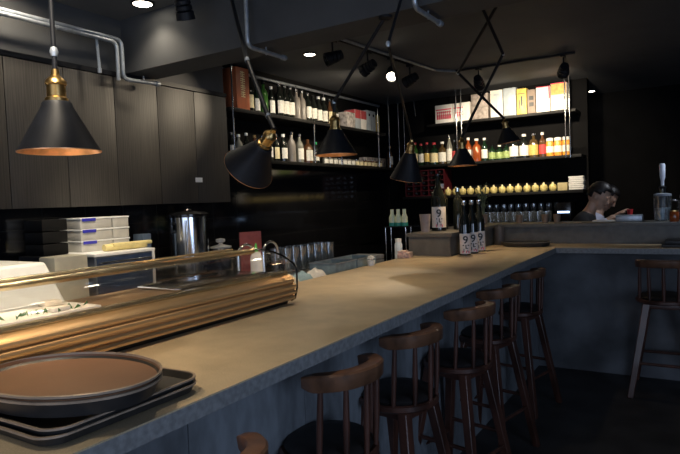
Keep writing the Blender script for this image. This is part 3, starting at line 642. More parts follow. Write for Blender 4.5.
# white food trays in the well
m_food = mat('pale_fish', (.8, .76, .68), .4, var=.15, scale=20); m_lf = mat('herb_green', (.05, .16, .05), .6)
tr = thing('food_tray', 'white tray of food lying inside the near part of the display case', 'tray', (-1.72, 0.98, zt+.1355))
MB().box((-.12, -.35, 0), (.12, .16, .012), .004).build('dish', M_white, tr)
mb = MB(); rr = random.Random(4)
for k in range(10):
    x, y = rr.uniform(-.08, .1), rr.uniform(-.3, .12); mb.box((x-.02, y-.03, .012), (x+.02, y+.03, .028), .006)
mb.build('fish_slices', m_food, tr)
mb = MB()
for k in range(26):
    x, y = .09+rr.uniform(-.02, .02), rr.uniform(-.25, .12); a = rr.uniform(0, 6); mb.add([(x, y, .013), (x+.012*math.cos(a), y+.012*math.sin(a), .028), (x+.02*math.cos(a+.4), y+.02*math.sin(a+.4), .02)], [(0, 1, 2)])
mb.build('garnish', m_lf, tr)
tr2 = thing('food_tray', 'shallow steel tray inside the far part of the display case', 'tray', (-1.72, 1.72, zt+.1355))
MB().box((-.12, -.25, 0), (.12, .25, .012), .004).build('dish', M_chrome, tr2)

# ------------------------------------------------------------------ trays in the foreground
def rrect(hx, hy, r, n=8):
    p = []
    for cx, cy, a0 in ((hx-r, hy-r, 0), (-hx+r, hy-r, PI/2), (-hx+r, -hy+r, PI), (hx-r, -hy+r, 1.5*PI)):
        for k in range(n+1): a = a0+PI/2*k/n; p.append((cx+r*math.cos(a), cy+r*math.sin(a)))
    return p
def rect_tray(x, y, z, hx, hy, rz, lab, group):
    t = thing('serving_tray', lab, 'tray', (x, y, z), rz, group)
    h = .022; rings = [(.90, 0), (.95, .003), (1.0, h), (.975, h), (.93, .008), (.90, .006)]
    base = rrect(hx, hy, .05); n = len(base); vs = []; fs = []
    for s, zz in rings:
        d = (1-s)*min(hx, hy); b = rrect(hx-d, hy-d, max(.05-d, .02)); vs += [(p[0], p[1], zz) for p in b]
    for i in range(len(rings)-1):
        for k in range(n): fs.append((i*n+k, i*n+(k+1) % n, (i+1)*n+(k+1) % n, (i+1)*n+k))
    fs.append(tuple(reversed(range(n)))); fs.append(tuple(range((len(rings)-1)*n, len(rings)*n)))
    mb = MB().add(vs, fs); mb.build('body', M_trayblk, t)
    rm = MB(); path = []
    for k in range(n):
        p = Vector((*base[k], h)); q = Vector((*base[(k+1) % n], h)); o = Vector((*base[k-1], h)); tg = (q-o).normalized(); path.append((p, (tg.y, -tg.x, 0)))
    rm.sweep([(-.004, -.002), (.002, -.002), (.002, .002), (-.004, .002)], path, closed=True); rm.build('rim', M_trayrim, t)
    return t
rect_tray(-1.215, .795, zt+.0005, .195, .20, .0, 'lower black rectangular tray with rounded corners, under the whole stack', 'stacked rectangular trays')
rect_tray(-1.215, .80, zt+.0125, .192, .197, .02, 'upper black rectangular tray directly under the brown oval trays', 'stacked rectangular trays')
tray_round(-1.20, .765, zt+.0365, .222, .160, 'lower oval tray of the pair in the foreground, only its rim showing', .1, 56, M_tray, M_trayrim, h=.036, dp=.010, group='oval trays')
tray_round(-1.20, .765, zt+.0630, .222, .160, 'top brown oval tray with dark outside on the foreground stack', .1, 56, M_tray, M_trayrim, h=.021, dp=.012, group='oval trays')

# ------------------------------------------------------------------ things on the back counter and prep counter
ZK = .9705
pa = thing('countertop_oven', 'white framed countertop oven with dark glass, under the plastic tubs', 'appliance', (-3.08, 2.24, ZK))
MB().box((-.2, -.215, 0), (.2, .2, .27), .004).build('body', mat('grey_steel_panel', (.22, .25, .3), .35, .6), pa)
MB().box((-.2, -.22, .27), (.205, .205, .288), .002).build('white_top', M_white, pa)
MB().box((.2, -.215, .0), (.206, .2, .022)).box((.2, .185, .022), (.206, .2, .27)).build('white_frame', M_white, pa)
MB().box((.2, -.205, .03), (.204, .18, .262)).build('glass_door', mat('blue_lit_dark_glass', (.03, .05, .1), .08), pa)  # blue tint in the door colour stands in for a blue-lit interior
MB().tube([(.206, -.19, .235), (.225, -.19, .235), (.225, .16, .235), (.206, .16, .235)], .006).build('handle', M_chrome, pa)
m_tub = mat('translucent_tub', (.52, .50, .45), .4, var=.15, scale=9); m_blue = mat('blue_clip', (.04, .04, .42), .4)
for j in range(3):
    for i in range(2):
        y0 = 2.13+i*.275; L = .13 if i == 0 else .085
        y0 = 2.09 if i == 0 else 2.315
        w_ = .215 if i == 0 else .115
        z0 = ZK+.2885+j*.068
        t = thing('plastic_tub', ('wide' if i == 0 else 'narrow') + ' translucent plastic food tub, ' + ('bottom', 'middle', 'top')[j] + ' of its stack' , 'container', (-3.19, y0, z0), 0, 'plastic food tubs')
        MB().box((-.10, 0, 0), (.10, w_, .058), .006).build('tub', m_tub, t)
        MB().box((-.104, -.003, .058), (.104, w_+.003, .067), .002).build('lid', M_white, t)
        if i == 0: MB().box((.1045, .01, .046), (.108, .10, .064), .001).build('clip', m_blue, t)
for j in range(3):
    t = MB().box((-.09, -.075, .002), (.09, .075, .066), .006).build('dark_tub', M_shelf, None, loc=(-3.16, 1.92, 1.26+j*.068)); tag(t, 'dark grey food tub left of the translucent ones, ' + ('bottom', 'middle', 'top')[j] + ' one', 'container', 'dark food tubs')
pd = MB().box((-.11, -.09, 0), (.11, .09, .29), .004).build('storage_bin', M_black, None, loc=(-3.16, 1.905, ZK)); tag(pd, 'black storage bin that carries the dark food tubs', 'container')
m_ylw = mat('yellow_cloth', (.72, .60, .26), .8, var=.1)
yc = thing('rolled_cloth', 'rolled yellow cloth lying on the white topped oven', 'cloth', (-2.965, 2.32, ZK+.2885+.0005), 0)
mb = MB(); mb.tube([(0, -.17, .022), (0, -.05, .023), (.002, .08, .021), (0, .13, .02)], .022, 14, [.020, .0225, .021, .019]); mb.build('roll', m_ylw, yc)
MB().box((-.02, -.12, .022), (.03, .16, .045), .008).build('fold', m_ylw, yc)
# steel water boiler
wb = thing('water_boiler', 'tall stainless steel water boiler with black lid on back counter', 'boiler', (-3.08, 2.93, ZK))
MB().lathe([(0, 0), (.145, 0), (.15, .01), (.15, .06), (.13, .07), (0, .07)], n=32).build('base', M_blackg, wb)
MB().lathe([(0, .07), (.135, .07), (.135, .46), (0, .46)], n=36).build('tank', M_chrome, wb)
MB().lathe([(.14, .46), (.145, .465), (.145, .48), (.12, .495), (.03, .505), (.02, .52), (.025, .535), (0, .54)], n=32).build('lid', M_blackg, wb)
for s in (-1, 1): MB().tube([(0, s*.134, .42), (0, s*.165, .42), (0, s*.165, .36), (0, s*.134, .36)], .007).build('handle', M_black, wb)
MB().tube([(.09, -.11, .15), (.09, -.11, .44)], .008).build('sight_tube', M_chrome, wb)
MB().tube([(.13, .03, .11), (.18, .04, .11), (.18, .04, .085)], .010).build('spigot', M_blackg, wb)
# white kettle-like pot and steel pots beside boiler
wp = thing('white_lidded_pot', 'small pot with round white lid right of the steel boiler', 'pot', (-3.02, 3.18, ZK))
MB().lathe([(0, 0), (.07, 0), (.075, .02), (.075, .22), (0, .22)], n=24).build('body', M_chrome, wp); MB().lathe([(.078, .22), (.078, .23), (.02, .245), (.012, .255), (.034, .265), (.034, .285), (0, .292)], n=24).build('lid', M_white, wp)
for k, (y, h, r, lab) in enumerate(((2.79, .13, .05, 'left steel canister seen through the far end of display case'), (2.94, .14, .05, 'right steel canister seen through the far end of display case'))):
    t = MB().lathe([(0, 0), (r, 0), (r, h), (r*.95, h+.004), (r*.93, h-.01), (0, h-.01)], n=22).build('steel_canister', M_chrome, None, loc=(-2.36, y-.45, ZK)); tag(t, lab, 'canister', 'steel canisters on prep counter')
pbx = MB().box((-.05, -.035, 0), (.05, .035, .36), .004).build('paper_pack', mat('grey_blue_pack', (.10, .14, .2), .5), None, loc=(-3.25, 2.66, ZK)); tag(pbx, 'slim blue-grey pack standing left of the steel boiler', 'box')
# white block / rice box at near left
m_wt = mat('bright_white_plastic', (.85, .84, .78), .4, var=.03)
rb = thing('rice_box', 'big bright white box with sloping side behind the display case', 'box', (-2.42, 1.15, ZK))
pr = [(-.55, 0), (.34, 0), (.19, .335), (-.55, .335)]
mb = MB(); vs = []
for x, inset in ((-.20, 0), (.20, 0)):
    for y, z in pr: vs.append((x, y, z))
mb.add(vs, [(0, 1, 5, 4), (1, 2, 6, 5), (2, 3, 7, 6), (3, 0, 4, 7), (0, 3, 2, 1), (4, 5, 6, 7)]); mb.build('body', m_wt, rb, bevel=.012)
bb = MB().box((-.07, -.09, 0), (.07, .10, .30), .01).build('cream_box', M_cream, None, loc=(-2.72, 1.84, ZK)); bb.location.x = -3.02+.30; tag(bb, 'cream box between the bright white box and the oven', 'box')
bb.location = (-2.62, 1.74, 0)
bb.location.z = ZK
bb.location.x = -2.86; bb.location.y = 1.82
# booklet leaning, faucets, squeeze bottle
bk = thing('red_booklet', 'dusty red booklet standing upright behind the faucets', 'booklet', (-2.76, 3.10, ZK), -.35)
m_bk = mat('dusty_red_cover', (.36, .09, .08), .55)
mb = MB(); mb.box((-.012, -.075, .0), (.0, .075, .36)); mb.build('cover', m_bk, bk); MB().box((-.02, -.07, .004), (-.013, .07, .355)).build('pages', M_cream, bk)
MB().box((-.05, -.08, 0), (.012, .08, .01)).build('stand_foot', M_black, bk)
bk.location.x = -2.40; bk.location.y = 2.80
def arc(x, y, z, h, reach, dy=0):
    pts = [(x, y, z)]
    for k in range(0, 9):
        a = PI - PI*k/8; pts.append((x+reach/2*(1+math.cos(a)), y+dy*(1-math.cos(PI-a))/2 if 0 else y+dy*(k/8), z+h+reach/2*math.sin(a)))
    pts.append((x+reach, y+dy, z+h-.03)); return pts
for k, (x, y, lab) in enumerate(((-2.19, 2.44, 'left gooseneck faucet in front of the red booklet'), (-2.19, 2.66, 'right gooseneck faucet beside the white squeeze bottle'))):
    t = thing('faucet', lab, 'faucet', (x, y, ZK), 0, 'gooseneck faucets')
    pts = [(0, 0, 0), (0, 0, .24)] + [(.0, .07*(1-math.cos(PI*q/8)), .24+.065*math.sin(PI*q/8)) for q in range(1, 9)] + [(0, .14, .20)]
    MB().tube(pts, .008).build('spout', M_chrome, t); MB().lathe([(0, 0), (.022, 0), (.022, .02), (.012, .03), (0, .03)], n=16).build('base', M_chrome, t)
    MB().tube([(0, 0, .04), (.05, -.02, .06)], .005).build('lever', M_chrome, t)
sq = thing('squeeze_bottle', 'white squeeze bottle with green tip behind the far end of the display case', 'bottle', (-2.05, 2.43, ZK))
MB().lathe([(0, 0), (.03, 0), (.033, .01), (.033, .24), (.022, .27), (.0, .275)], n=20).build('body', M_white, sq); MB().lathe([(0, .275), (.013, .275), (.010, .285), (.004, .32), (0, .32)], n=12).build('tip', mat('green_tip', (.1, .5, .08), .5), sq)
mb = MB()
# tumblers drying at the sink
tg = gt.copy(); COL.objects.link(tg); tg.location = (-2.38, 3.02, 1.0445); tag(tg, 'upright tumbler in the drying rows behind the bar', 'glass', 'tumblers drying behind the bar'); tg.scale = (1.0, 1.0, 1.35)
for i in range(7):
    for j in range(2):
        if i == 0 and j == 0: continue
        c = tg.copy(); COL.objects.link(c); c.location = (-2.38+.09*j, 3.02+.085*i, 1.0445)
dt = thing('drying_rack', 'low steel rack under the drying tumblers behind the bar', 'rack', (-2.34, 3.28, ZK))
MB().box((-.12, -.32, .06), (.12, .32, .072)).build('tray', M_steel, dt)
for sx in (-.1, .1):
    for sy in (-.3, .3): MB().box((sx-.008, sy-.008, 0), (sx+.008, sy+.008, .06)).build('foot', M_steel, dt)
m_bin = mat('blue_grey_bin', (.22, .30, .34), .35, var=.2)
for k, (y, lab) in enumerate(((3.22, 'blue-grey open bin beside bar edge, nearer of the two'), (3.50, 'blue-grey open bin beside bar edge, farther of the two'))):
    t = thing('open_bin', lab, 'container', (-2.06, y, ZK), 0, 'blue-grey bins behind the bar')
    mb = MB()
    mb.box((-.10, -.13, 0), (.10, .13, .006)); mb.box((-.10, -.13, .006), (-.094, .13, .13)); mb.box((.094, -.13, .006), (.10, .13, .13)); mb.box((-.094, -.13, .006), (.094, -.124, .13)); mb.box((-.094, .124, .006), (.094, .13, .13)); mb.build('tub', m_bin, t)
    MB().sweep([(-.004, -.003), (.006, -.003), (.006, .003), (-.004, .003)], [((.1, .13, .133), (.7, .7, 0)), ((-.1, .13, .133), (-.7, .7, 0)), ((-.1, -.13, .133), (-.7, -.7, 0)), ((.1, -.13, .133), (.7, -.7, 0))], closed=True).build('rim', M_steel, t)
# cloths draped
for k, (y, m, lab) in enumerate(((2.66, mat('beige_cloth', (.6, .56, .46), .85), 'beige cloth heap just beyond the end of display case'), (2.80, mat('blue_cloth', (.28, .42, .5), .85), 'light blue cloth heap between two pale ones by the bar'), (2.95, mat('white_cloth', (.7, .7, .68), .85), 'white cloth heap beyond the light blue one by the bar'))):
    mb = MB(); rr = random.Random(k); N = 12; vs = []; fs = []
    for i in range(N+1):
        for j in range(N+1):
            u, v = i/N*2-1, j/N*2-1; e = max(0, 1-(u*u+v*v)*.6)
            vs.append((u*.075, v*.07, .115*e**.6 + .012*math.sin(u*7+k)*math.cos(v*6)*e))
    for i in range(N):
        for j in range(N): a = i*(N+1)+j; fs.append((a, a+N+1, a+N+2, a+1))
    fs.append(tuple([i*(N+1) for i in range(N+1)] + [N*(N+1)+j for j in range(1, N+1)] + [i*(N+1)+N for i in range(N-1, -1, -1)] + [j for j in range(N-1, 0, -1)]))
    o = mb.add(vs, fs).build('cleaning_cloth', m, None, loc=(-2.02, y, ZK+.001)); tag(o, lab, 'cloth', 'cloths behind the bar')
# dark hoppers further along, white folded towel and small flower pot near ledge
tw = thing('folded_towels', 'grey folded towels stacked behind the bar past the bins', 'towels', (-2.22, 3.86, ZK))
for k in range(3): MB().box((-.12, -.17, k*.035), (.12, .17, .033+k*.035), .01).build('towel', mat('grey_towel', (.16, .17, .19), .9), tw)
fl = thing('flower_pot', 'little pot of white flowers at the back edge of the bar', 'plant', (-1.885, 3.42, zt+.0005))
MB().lathe([(0, 0), (.022, 0), (.028, .035), (.024, .035), (.02, .006), (0, .006)], n=16).build('pot', M_white, fl)
rr = random.Random(5); mb = MB()
for k in range(20):
    a = rr.uniform(0, 6.28); e = rr.uniform(.2, 1.4); d = Vector((math.cos(a)*math.cos(e), math.sin(a)*math.cos(e), math.sin(e))); p = Vector((0, 0, .04))+d*.022
    mb.lathe([(0, -.006), (.006, -.003), (.009, .002), (.004, .006), (0, .007)], c=p, n=6)
mb.build('blossoms', M_white, fl)
nb = thing('pepper_packets', 'pinkish bundle of small packets at bar edge left of the ledge', 'packets', (-1.865, 3.93, zt+.0005), .1)
mb = MB(); rr = random.Random(8)
m_pk = mat('pinkish_packet', (.6, .45, .42), .5, var=.4, scale=40)
for k in range(9): 
    z = .001+.0105*(k//2)
    x = -.02+.035*(k % 2); mb.box((x-.03, -.055+rr.uniform(-.01, .01), z), (x+.022, .05, z+.009), .003)
mb.build('packets', m_pk, nb)
wg = thing('light_jar', 'bright white jar between the packets and ledge corner', 'jar', (-1.875, 4.02, zt+.0005)); wg.location = (-1.96, 4.0, ZK)
MB().lathe([(0, 0), (.03, 0), (.03, .18), (.022, .2), (0, .2)], n=16).build('body', mat('cool_white', (.7, .8, .85), .3), wg); MB().lathe([(.024, .2), (.024, .225), (0, .228)], n=16).build('cap', M_white, wg)

# ------------------------------------------------------------------ pendants
def cz(px, py, z):
    d = ray(px, py); return Vector((0, 0, 1.5)) + d*((z-1.5)/d.z)
def ray(px, py):
    return r2*((px-340)/579.45) - u2*((py-227)/579.45) + f_
def shade_parts(root, D, Hs, axis, apex):
    """cone shade with brass socket hanging at apex, opening along axis (world vectors, local to root)"""
    ax = Vector(axis).normalized(); q = (-ax).to_track_quat('Z', 'X').to_matrix().to_4x4(); M = Matrix.Translation(apex) @ q
    R = D/2
    MB().lathe([(R*.22, -.004), (R*.24, -.006), (R, -Hs), (R-.003, -Hs-.001), (R*.21, -.012)], n=40, M=M)  # profile reference
    s = MB(); prof = [(R*.02, 0), (R*.33, 0), (R*.37, -.006), (R*.375, -.012), (R, -Hs)]
    vs = []; fs = []; n = 44
    for r, z in prof:
        for k in range(n): a = 2*PI*k/n; vs.append(M @ Vector((r*math.cos(a), r*math.sin(a), z)))
    for i in range(len(prof)-1):
        for k in range(n): fs.append((i*n+k, i*n+(k+1) % n, (i+1)*n+(k+1) % n, (i+1)*n+k))
    s.add(vs, fs); sh = s.build('shade', M_black, root)
    s = MB(); prof = [(R*.34, -.016), (R-.003, -Hs+.0005), (R+.0006, -Hs-.0015), (R+.001, -Hs+.001)]; vs = []; fs = []
    for r, z in prof:
        for k in range(n): a = 2*PI*k/n; vs.append(M @ Vector((r*math.cos(a), r*math.sin(a), z)))
    for i in range(len(prof)-1):
        for k in range(n): fs.append((i*n+k, i*n+(k+1) % n, (i+1)*n+(k+1) % n, (i+1)*n+k))
    s.add(vs, fs); s.build('shade_lining', M_copper, sh)
    k = R/.115
    MB().lathe([(.0, .095*k), (.010*k, .095*k), (.012*k, .078*k), (.020*k, .070*k), (.028*k, .062*k), (.030*k, .052*k), (.026*k, .048*k), (.0265*k, .014*k), (.032*k, .010*k), (.032*k, 0), (0, 0)], n=20, M=M).build('socket', M_brass, root)
    MB().lathe([(0, -.012), (.010*k, -.012), (.012*k, -.03), (.022*k, -.052), (.022*k, -.066), (.012*k, -.080), (0, -.084)], n=16, M=M).build('bulb', M_bulb, root)
    return M @ Vector((0, 0, .093*k)), M
def pendant(lab, apex, axis, rods, energy, D=.23, Hs=.15, thick=.006, spread=112):
    """rods: list of world points from the ceiling down to the joint above the shade"""
    apex = Vector(apex); base = Vector(rods[0]); root = thing('pendant_lamp', lab, 'lamp', base, 0, 'black cone pendants over the bar')
    topp, M = shade_parts(root, D, Hs, axis, apex-base)
    pts = [Vector(p)-base for p in rods]
    MB().lathe([(0, 0), (.035, 0), (.035, -.012), (.012, -.02), (0, -.02)], n=20).build('ceiling_mount', M_black, root)
    pp = pts + [topp]
    for a, b in zip(pp[:-1], pp[1:]):
        MB().tube([a, b], thick, 10).build('rod', M_black, root)
    for p in pts[1:]:
        MB().lathe([(0, -.014), (.008, -.012), (.0115, 0), (.008, .012), (0, .014)], c=p, n=14).build('joint', M_steel, root)
    L = light('pendant_bulb_light', 'SPOT', apex + Vector(axis).normalized()*.09, energy, WARM, spot_size=math.radians(spread), spot_blend=.9, shadow_soft_size=.02)
    L.rotation_euler = Vector(axis).normalized().to_track_quat('-Z', 'Y').to_euler()
    L.parent = root; L.location = apex + Vector(axis).normalized()*.092 - base
    return root
C0 = Vector((0, 0, 1.5))
PE = 11
# 1 near left, straight rod
a1 = C0 + ray(57, 102)*1.58
pendant('near upright black cone pendant with brass socket at the upper left', a1, (0, 0, -1), [(a1.x, a1.y, ZC), (a1.x, a1.y, a1.z+.135)], PE, D=.212, Hs=.135, thick=.0065)
# 2 tilted shade at centre left, opening away from the room
a2 = C0 + ray(264, 145)*2.42; b2 = C0 + ray(249, 168)*2.50
m2 = C0 + ray(247, 60)*2.5; t2 = cz(228, -15, ZC); j2 = C0 + ray(268, 116)*2.42
pendant('tilted black pendant hanging low before the lower left shelf', a2, (b2-a2), [t2, m2, j2], PE*.6, D=.225, Hs=.145, thick=.010)
# 3 upright with copper rim, hung from the underside of the beam
a3 = C0 + ray(335, 130)*3.15
pendant('upright black pendant with copper rim in front of the small jars', a3, (0, 0, -1), [(-1.30, 2.60, 2.40), a3+Vector((0, 0, .15))], PE, D=.23, Hs=.135, thick=.009)
# 4 tilted, right of it, on an elbowed arm
a4 = C0 + ray(410, 153)*3.9; b4 = C0 + ray(406, 182)*3.95; j4 = C0 + ray(388, 44)*2.6; t4 = cz(420, -66, ZC)
pendant('slightly tilted black pendant with no visible rim left of the bottle ledge', a4, (b4-a4), [t4, j4], PE*.8, D=.225, Hs=.18, thick=.007)
# 5 and 6, zigzag rods
a5 = C0 + ray(462, 149)*4.5; j5 = C0 + ray(503, 54)*4.1; t5 = cz(481, 5, ZC)
pendant('black pendant with copper rim above the bottles with 9 labels', a5, (0, 0, -1), [t5, j5], PE*1.1, D=.225, Hs=.13, thick=.011)
a6 = C0 + ray(506, 128)*4.9; j6 = C0 + ray(458, 73)*4.5; t6 = cz(499, 2, ZC)
pendant('farthest and highest black pendant in front of the far bottles', a6, (.15, .1, -1), [t6, j6], PE*.5, D=.20, Hs=.125, thick=.011)

# ------------------------------------------------------------------ ceiling downlights, track and pipes
def downlight(x, y, lab, e, r=.045, tgt=None, ang=80, col=(1, .86, .66)):
    t = thing('downlight', lab, 'ceiling light', (x, y, ZC), 0, 'recessed ceiling lights')
    MB().lathe([(r*1.05, 0), (r*1.3, 0), (r*1.3, -.006), (r*1.05, -.008), (r*1.05, 0)], n=28, caps=False).build('bezel', M_black, t)
    MB().lathe([(0, -.002), (r, -.002), (r, -.007), (0, -.008)], n=28).build('lens', M_spotglow, t)
    L = light('downlight_beam', 'SPOT', (x, y, ZC-.02), e, col, tgt or (x, y, 0), spot_size=math.radians(ang), spot_blend=.8, shadow_soft_size=.04)
    mw = L.matrix_world.copy(); L.parent = t; L.location = (0, 0, -.02)
downlight(-2.86, 2.44, 'round recessed downlight before the ceiling beam, above wall cabinets', 16, r=.055, ang=120)
downlight(-2.775, 4.10, 'round recessed downlight beyond the beam near the upper left shelf', 32, ang=140)
downlight(-1.13, 7.9, 'small far recessed downlight at the right of the far shelves', 5)
trk = MB()
SK = 1.25
def spot_head(x, y, lab, tgt, e, on=False, ang=45):
    p = Vector((x, y, ZC-.155)); d = (Vector(tgt)-p).normalized(); q = (-d).to_track_quat('Z', 'X').to_matrix().to_4x4(); t = thing('track_spotlight', lab, 'spotlight', (x, y, ZC-.02), 0, 'black track spotlights')
    M = Matrix.Translation(p-Vector((x, y, ZC-.02))) @ q
    MB().box((-.02, -.04, -.018), (.02, .04, 0), .003).tube([(0, 0, -.018), (0, 0, -.09)], .007).build('arm', M_black, t)
    pr = [(0, .06), (.028, .058), (.030, .04), (.026, .036), (.034, .032), (.034, .018), (.027, .014), (.036, .010), (.036, -.006), (.029, -.010), (.039, -.014), (.041, -.045), (.036, -.046), (.034, -.030), (0, -.030)]
    MB().lathe(pr, n=22, M=M @ Matrix.Scale(1.3, 4)).build('head', M_black, t)
    MB().lathe([(0, -.031), (.032, -.031), (.032, -.036), (0, -.038)], n=20, M=M @ Matrix.Scale(1.3, 4)).build('lens', M_spotglow if on else M_chrome, t)
    if e:
        L = light('spotlight_beam', 'SPOT', (0, 0, 0), e, (1, .83, .6), None, spot_size=math.radians(ang), spot_blend=.7, shadow_soft_size=.03)
        L.parent = t; L.location = M @ Vector((0, 0, -.065)); L.rotation_euler = d.to_track_quat('-Z', 'Y').to_euler()
def track(p0, p1, lab):
    t = thing('lighting_track', lab, 'lighting track', p0); d = Vector(p1)-Vector(p0)
    MB().tube([(0, 0, -.012), (d.x, d.y, -.012)], .011, 6).build('rail', M_black, t)
track((-2.36, 3.62, ZC), (-2.26, 5.05, ZC), 'short black lighting track crossing above the middle pendants')
track((-2.03, 5.55, ZC), (-.92, 5.57, ZC), 'straight black lighting track in front of the top far shelf')
spot_head(-2.40, 2.33, 'black spotlight alone before the ceiling beam', (-2.9, 3.4, 0), 0)
spot_head(-2.36, 3.80, 'dark-lensed black spotlight just beyond the ceiling beam', (-3.2, 2.85, 2.15), 40, ang=44)  # lens stays dark, but a beam is added to brighten the cabinets
spot_head(-2.32, 4.28, 'black spotlight left of the lit one on the short track', (-3.3, 4.5, 2.2), 22, ang=70)
spot_head(-2.27, 4.62, 'glowing spotlight on the short ceiling track', (-1.52, 2.95, 1.05), 45, True, ang=20)
spot_head(-2.26, 4.98, 'black spotlight at far end of the short ceiling track', (-3.3, 5.1, 2.2), 40, ang=100)
spot_head(-1.80, 5.56, 'black spotlight facing the left half of the far shelves', (-1.95, 6.65, 2.05), 95, ang=90)
spot_head(-1.02, 5.57, 'black spotlight at the right end of the straight track', (-1.35, 6.65, 2.2), 85, ang=80)
def pipe(pts, r, lab, cap=True, clips=()):
    base = Vector(pts[0]); t = thing('metal_conduit', lab, 'pipe', base, 0)
    P = [Vector(p)-base for p in pts]; out = [P[0]]
    for i in range(1, len(P)-1):   # rounded elbows
        a, b, c = P[i-1], P[i], P[i+1]; R = min(.045, (a-b).length*.45, (c-b).length*.45); p = b+(a-b).normalized()*R; q = b+(c-b).normalized()*R
        for k in range(6): s = k/5; out.append(p*(1-s)**2+b*2*s*(1-s)+q*s**2)
    out.append(P[-1]); MB().tube(out, r, 12).build('tube', M_steel, t)
    if cap: d = (P[-1]-P[-2]).normalized(); MB().tube([P[-1]-d*.01, P[-1]+d*.02], r*1.35, 12).build('end_cap', M_steel, t)
    for c_ in clips:
        c = Vector(c_)-base; MB().tube([c+Vector((0, 0, -.02)), c+Vector((0, 0, .03))], .005, 8).build('clip', M_steel, t)
pipe([(-3.10, .2, 2.575), (-3.10, 2.46, 2.575), (-3.10, 2.46, 2.33), (-3.10, 2.73, 2.34)], .013, 'upper bent steel conduit dropping below the beam at the cabinets', clips=[(-3.10, 2.62, 2.345)])
pipe([(-3.07, .2, 2.545), (-3.07, 2.40, 2.545), (-3.07, 2.40, 2.31)], .012, 'lower steel conduit beside the bent one on the left', cap=False)
pipe([(-3.10, 2.28, 2.56), (-3.10, 2.29, 2.36)], .009, 'short steel branch pipe hanging down from the twin conduits', clips=())
pipe([(-2.10, 2.50, ZC), (-2.10, 2.50, 2.37), (-2.10, 2.82, 2.37)], .012, 'steel conduit bending under the beam right of the wall cabinets', clips=[(-2.10, 2.66, 2.375)])
pipe([(-1.10, 2.50, ZC), (-1.10, 2.50, 2.375), (-1.10, 2.80, 2.375)], .012, 'steel conduit end under the beam at the top centre', clips=[(-1.10, 2.66, 2.38)])
pipe([(-2.36, 3.2, 2.735), (-2.17, 5.36, 2.735), (-2.03, 5.55, 2.735)], .011, 'long thin steel conduit running beside the short lighting track', cap=False)
pipe([(-3.44, 3.60, 2.665), (-3.44, 6.6, 2.685)], .014, 'straight steel conduit along the wall above the upper left bottles', cap=False)
# unseen downlights added above the bar and stools to light the counter
for x, y, e, lab in ((-1.45, 1.75, 45, 'unseen downlight added straight over the display case end'), (-1.35, 0.5, 45, 'unseen downlight added over the near end of the bar'), (-1.35, -.6, 45, 'unseen downlight added behind the camera over the bar')): downlight(x, y, lab, e*.62, ang=95)
downlight(-1.0, .55, 'unseen downlight added to brighten the white box behind the bar', 300, tgt=(-2.25, 1.12, 1.22), ang=36)  # lamp added out of view to make the box face glare white
downlight(-2.2, 1.85, 'unseen downlight added to brighten the plastic tubs behind the bar', 110, tgt=(-3.0, 2.25, 1.35), ang=36)  # extra lamp out of view, put in to brighten the tubs
downlight(-2.93, 1.72, 'recessed wall washer before the wall cabinets', 26, tgt=(-3.35, 1.85, 2.1), ang=120)
downlight(.40, 5.5, 'unseen cool downlight added to light the water pitchers', 90, tgt=(-.22, 5.5, 1.38), ang=26, col=(.78, .88, 1))  # cool lamp added beyond the right edge to brighten the pitchers
downlight(.40, 6.0, 'unseen cool downlight added to light the cooks', 60, tgt=(-.75, 6.1, 1.35), ang=36, col=(.85, .9, 1))  # added off to the right, lights the cooks' faces

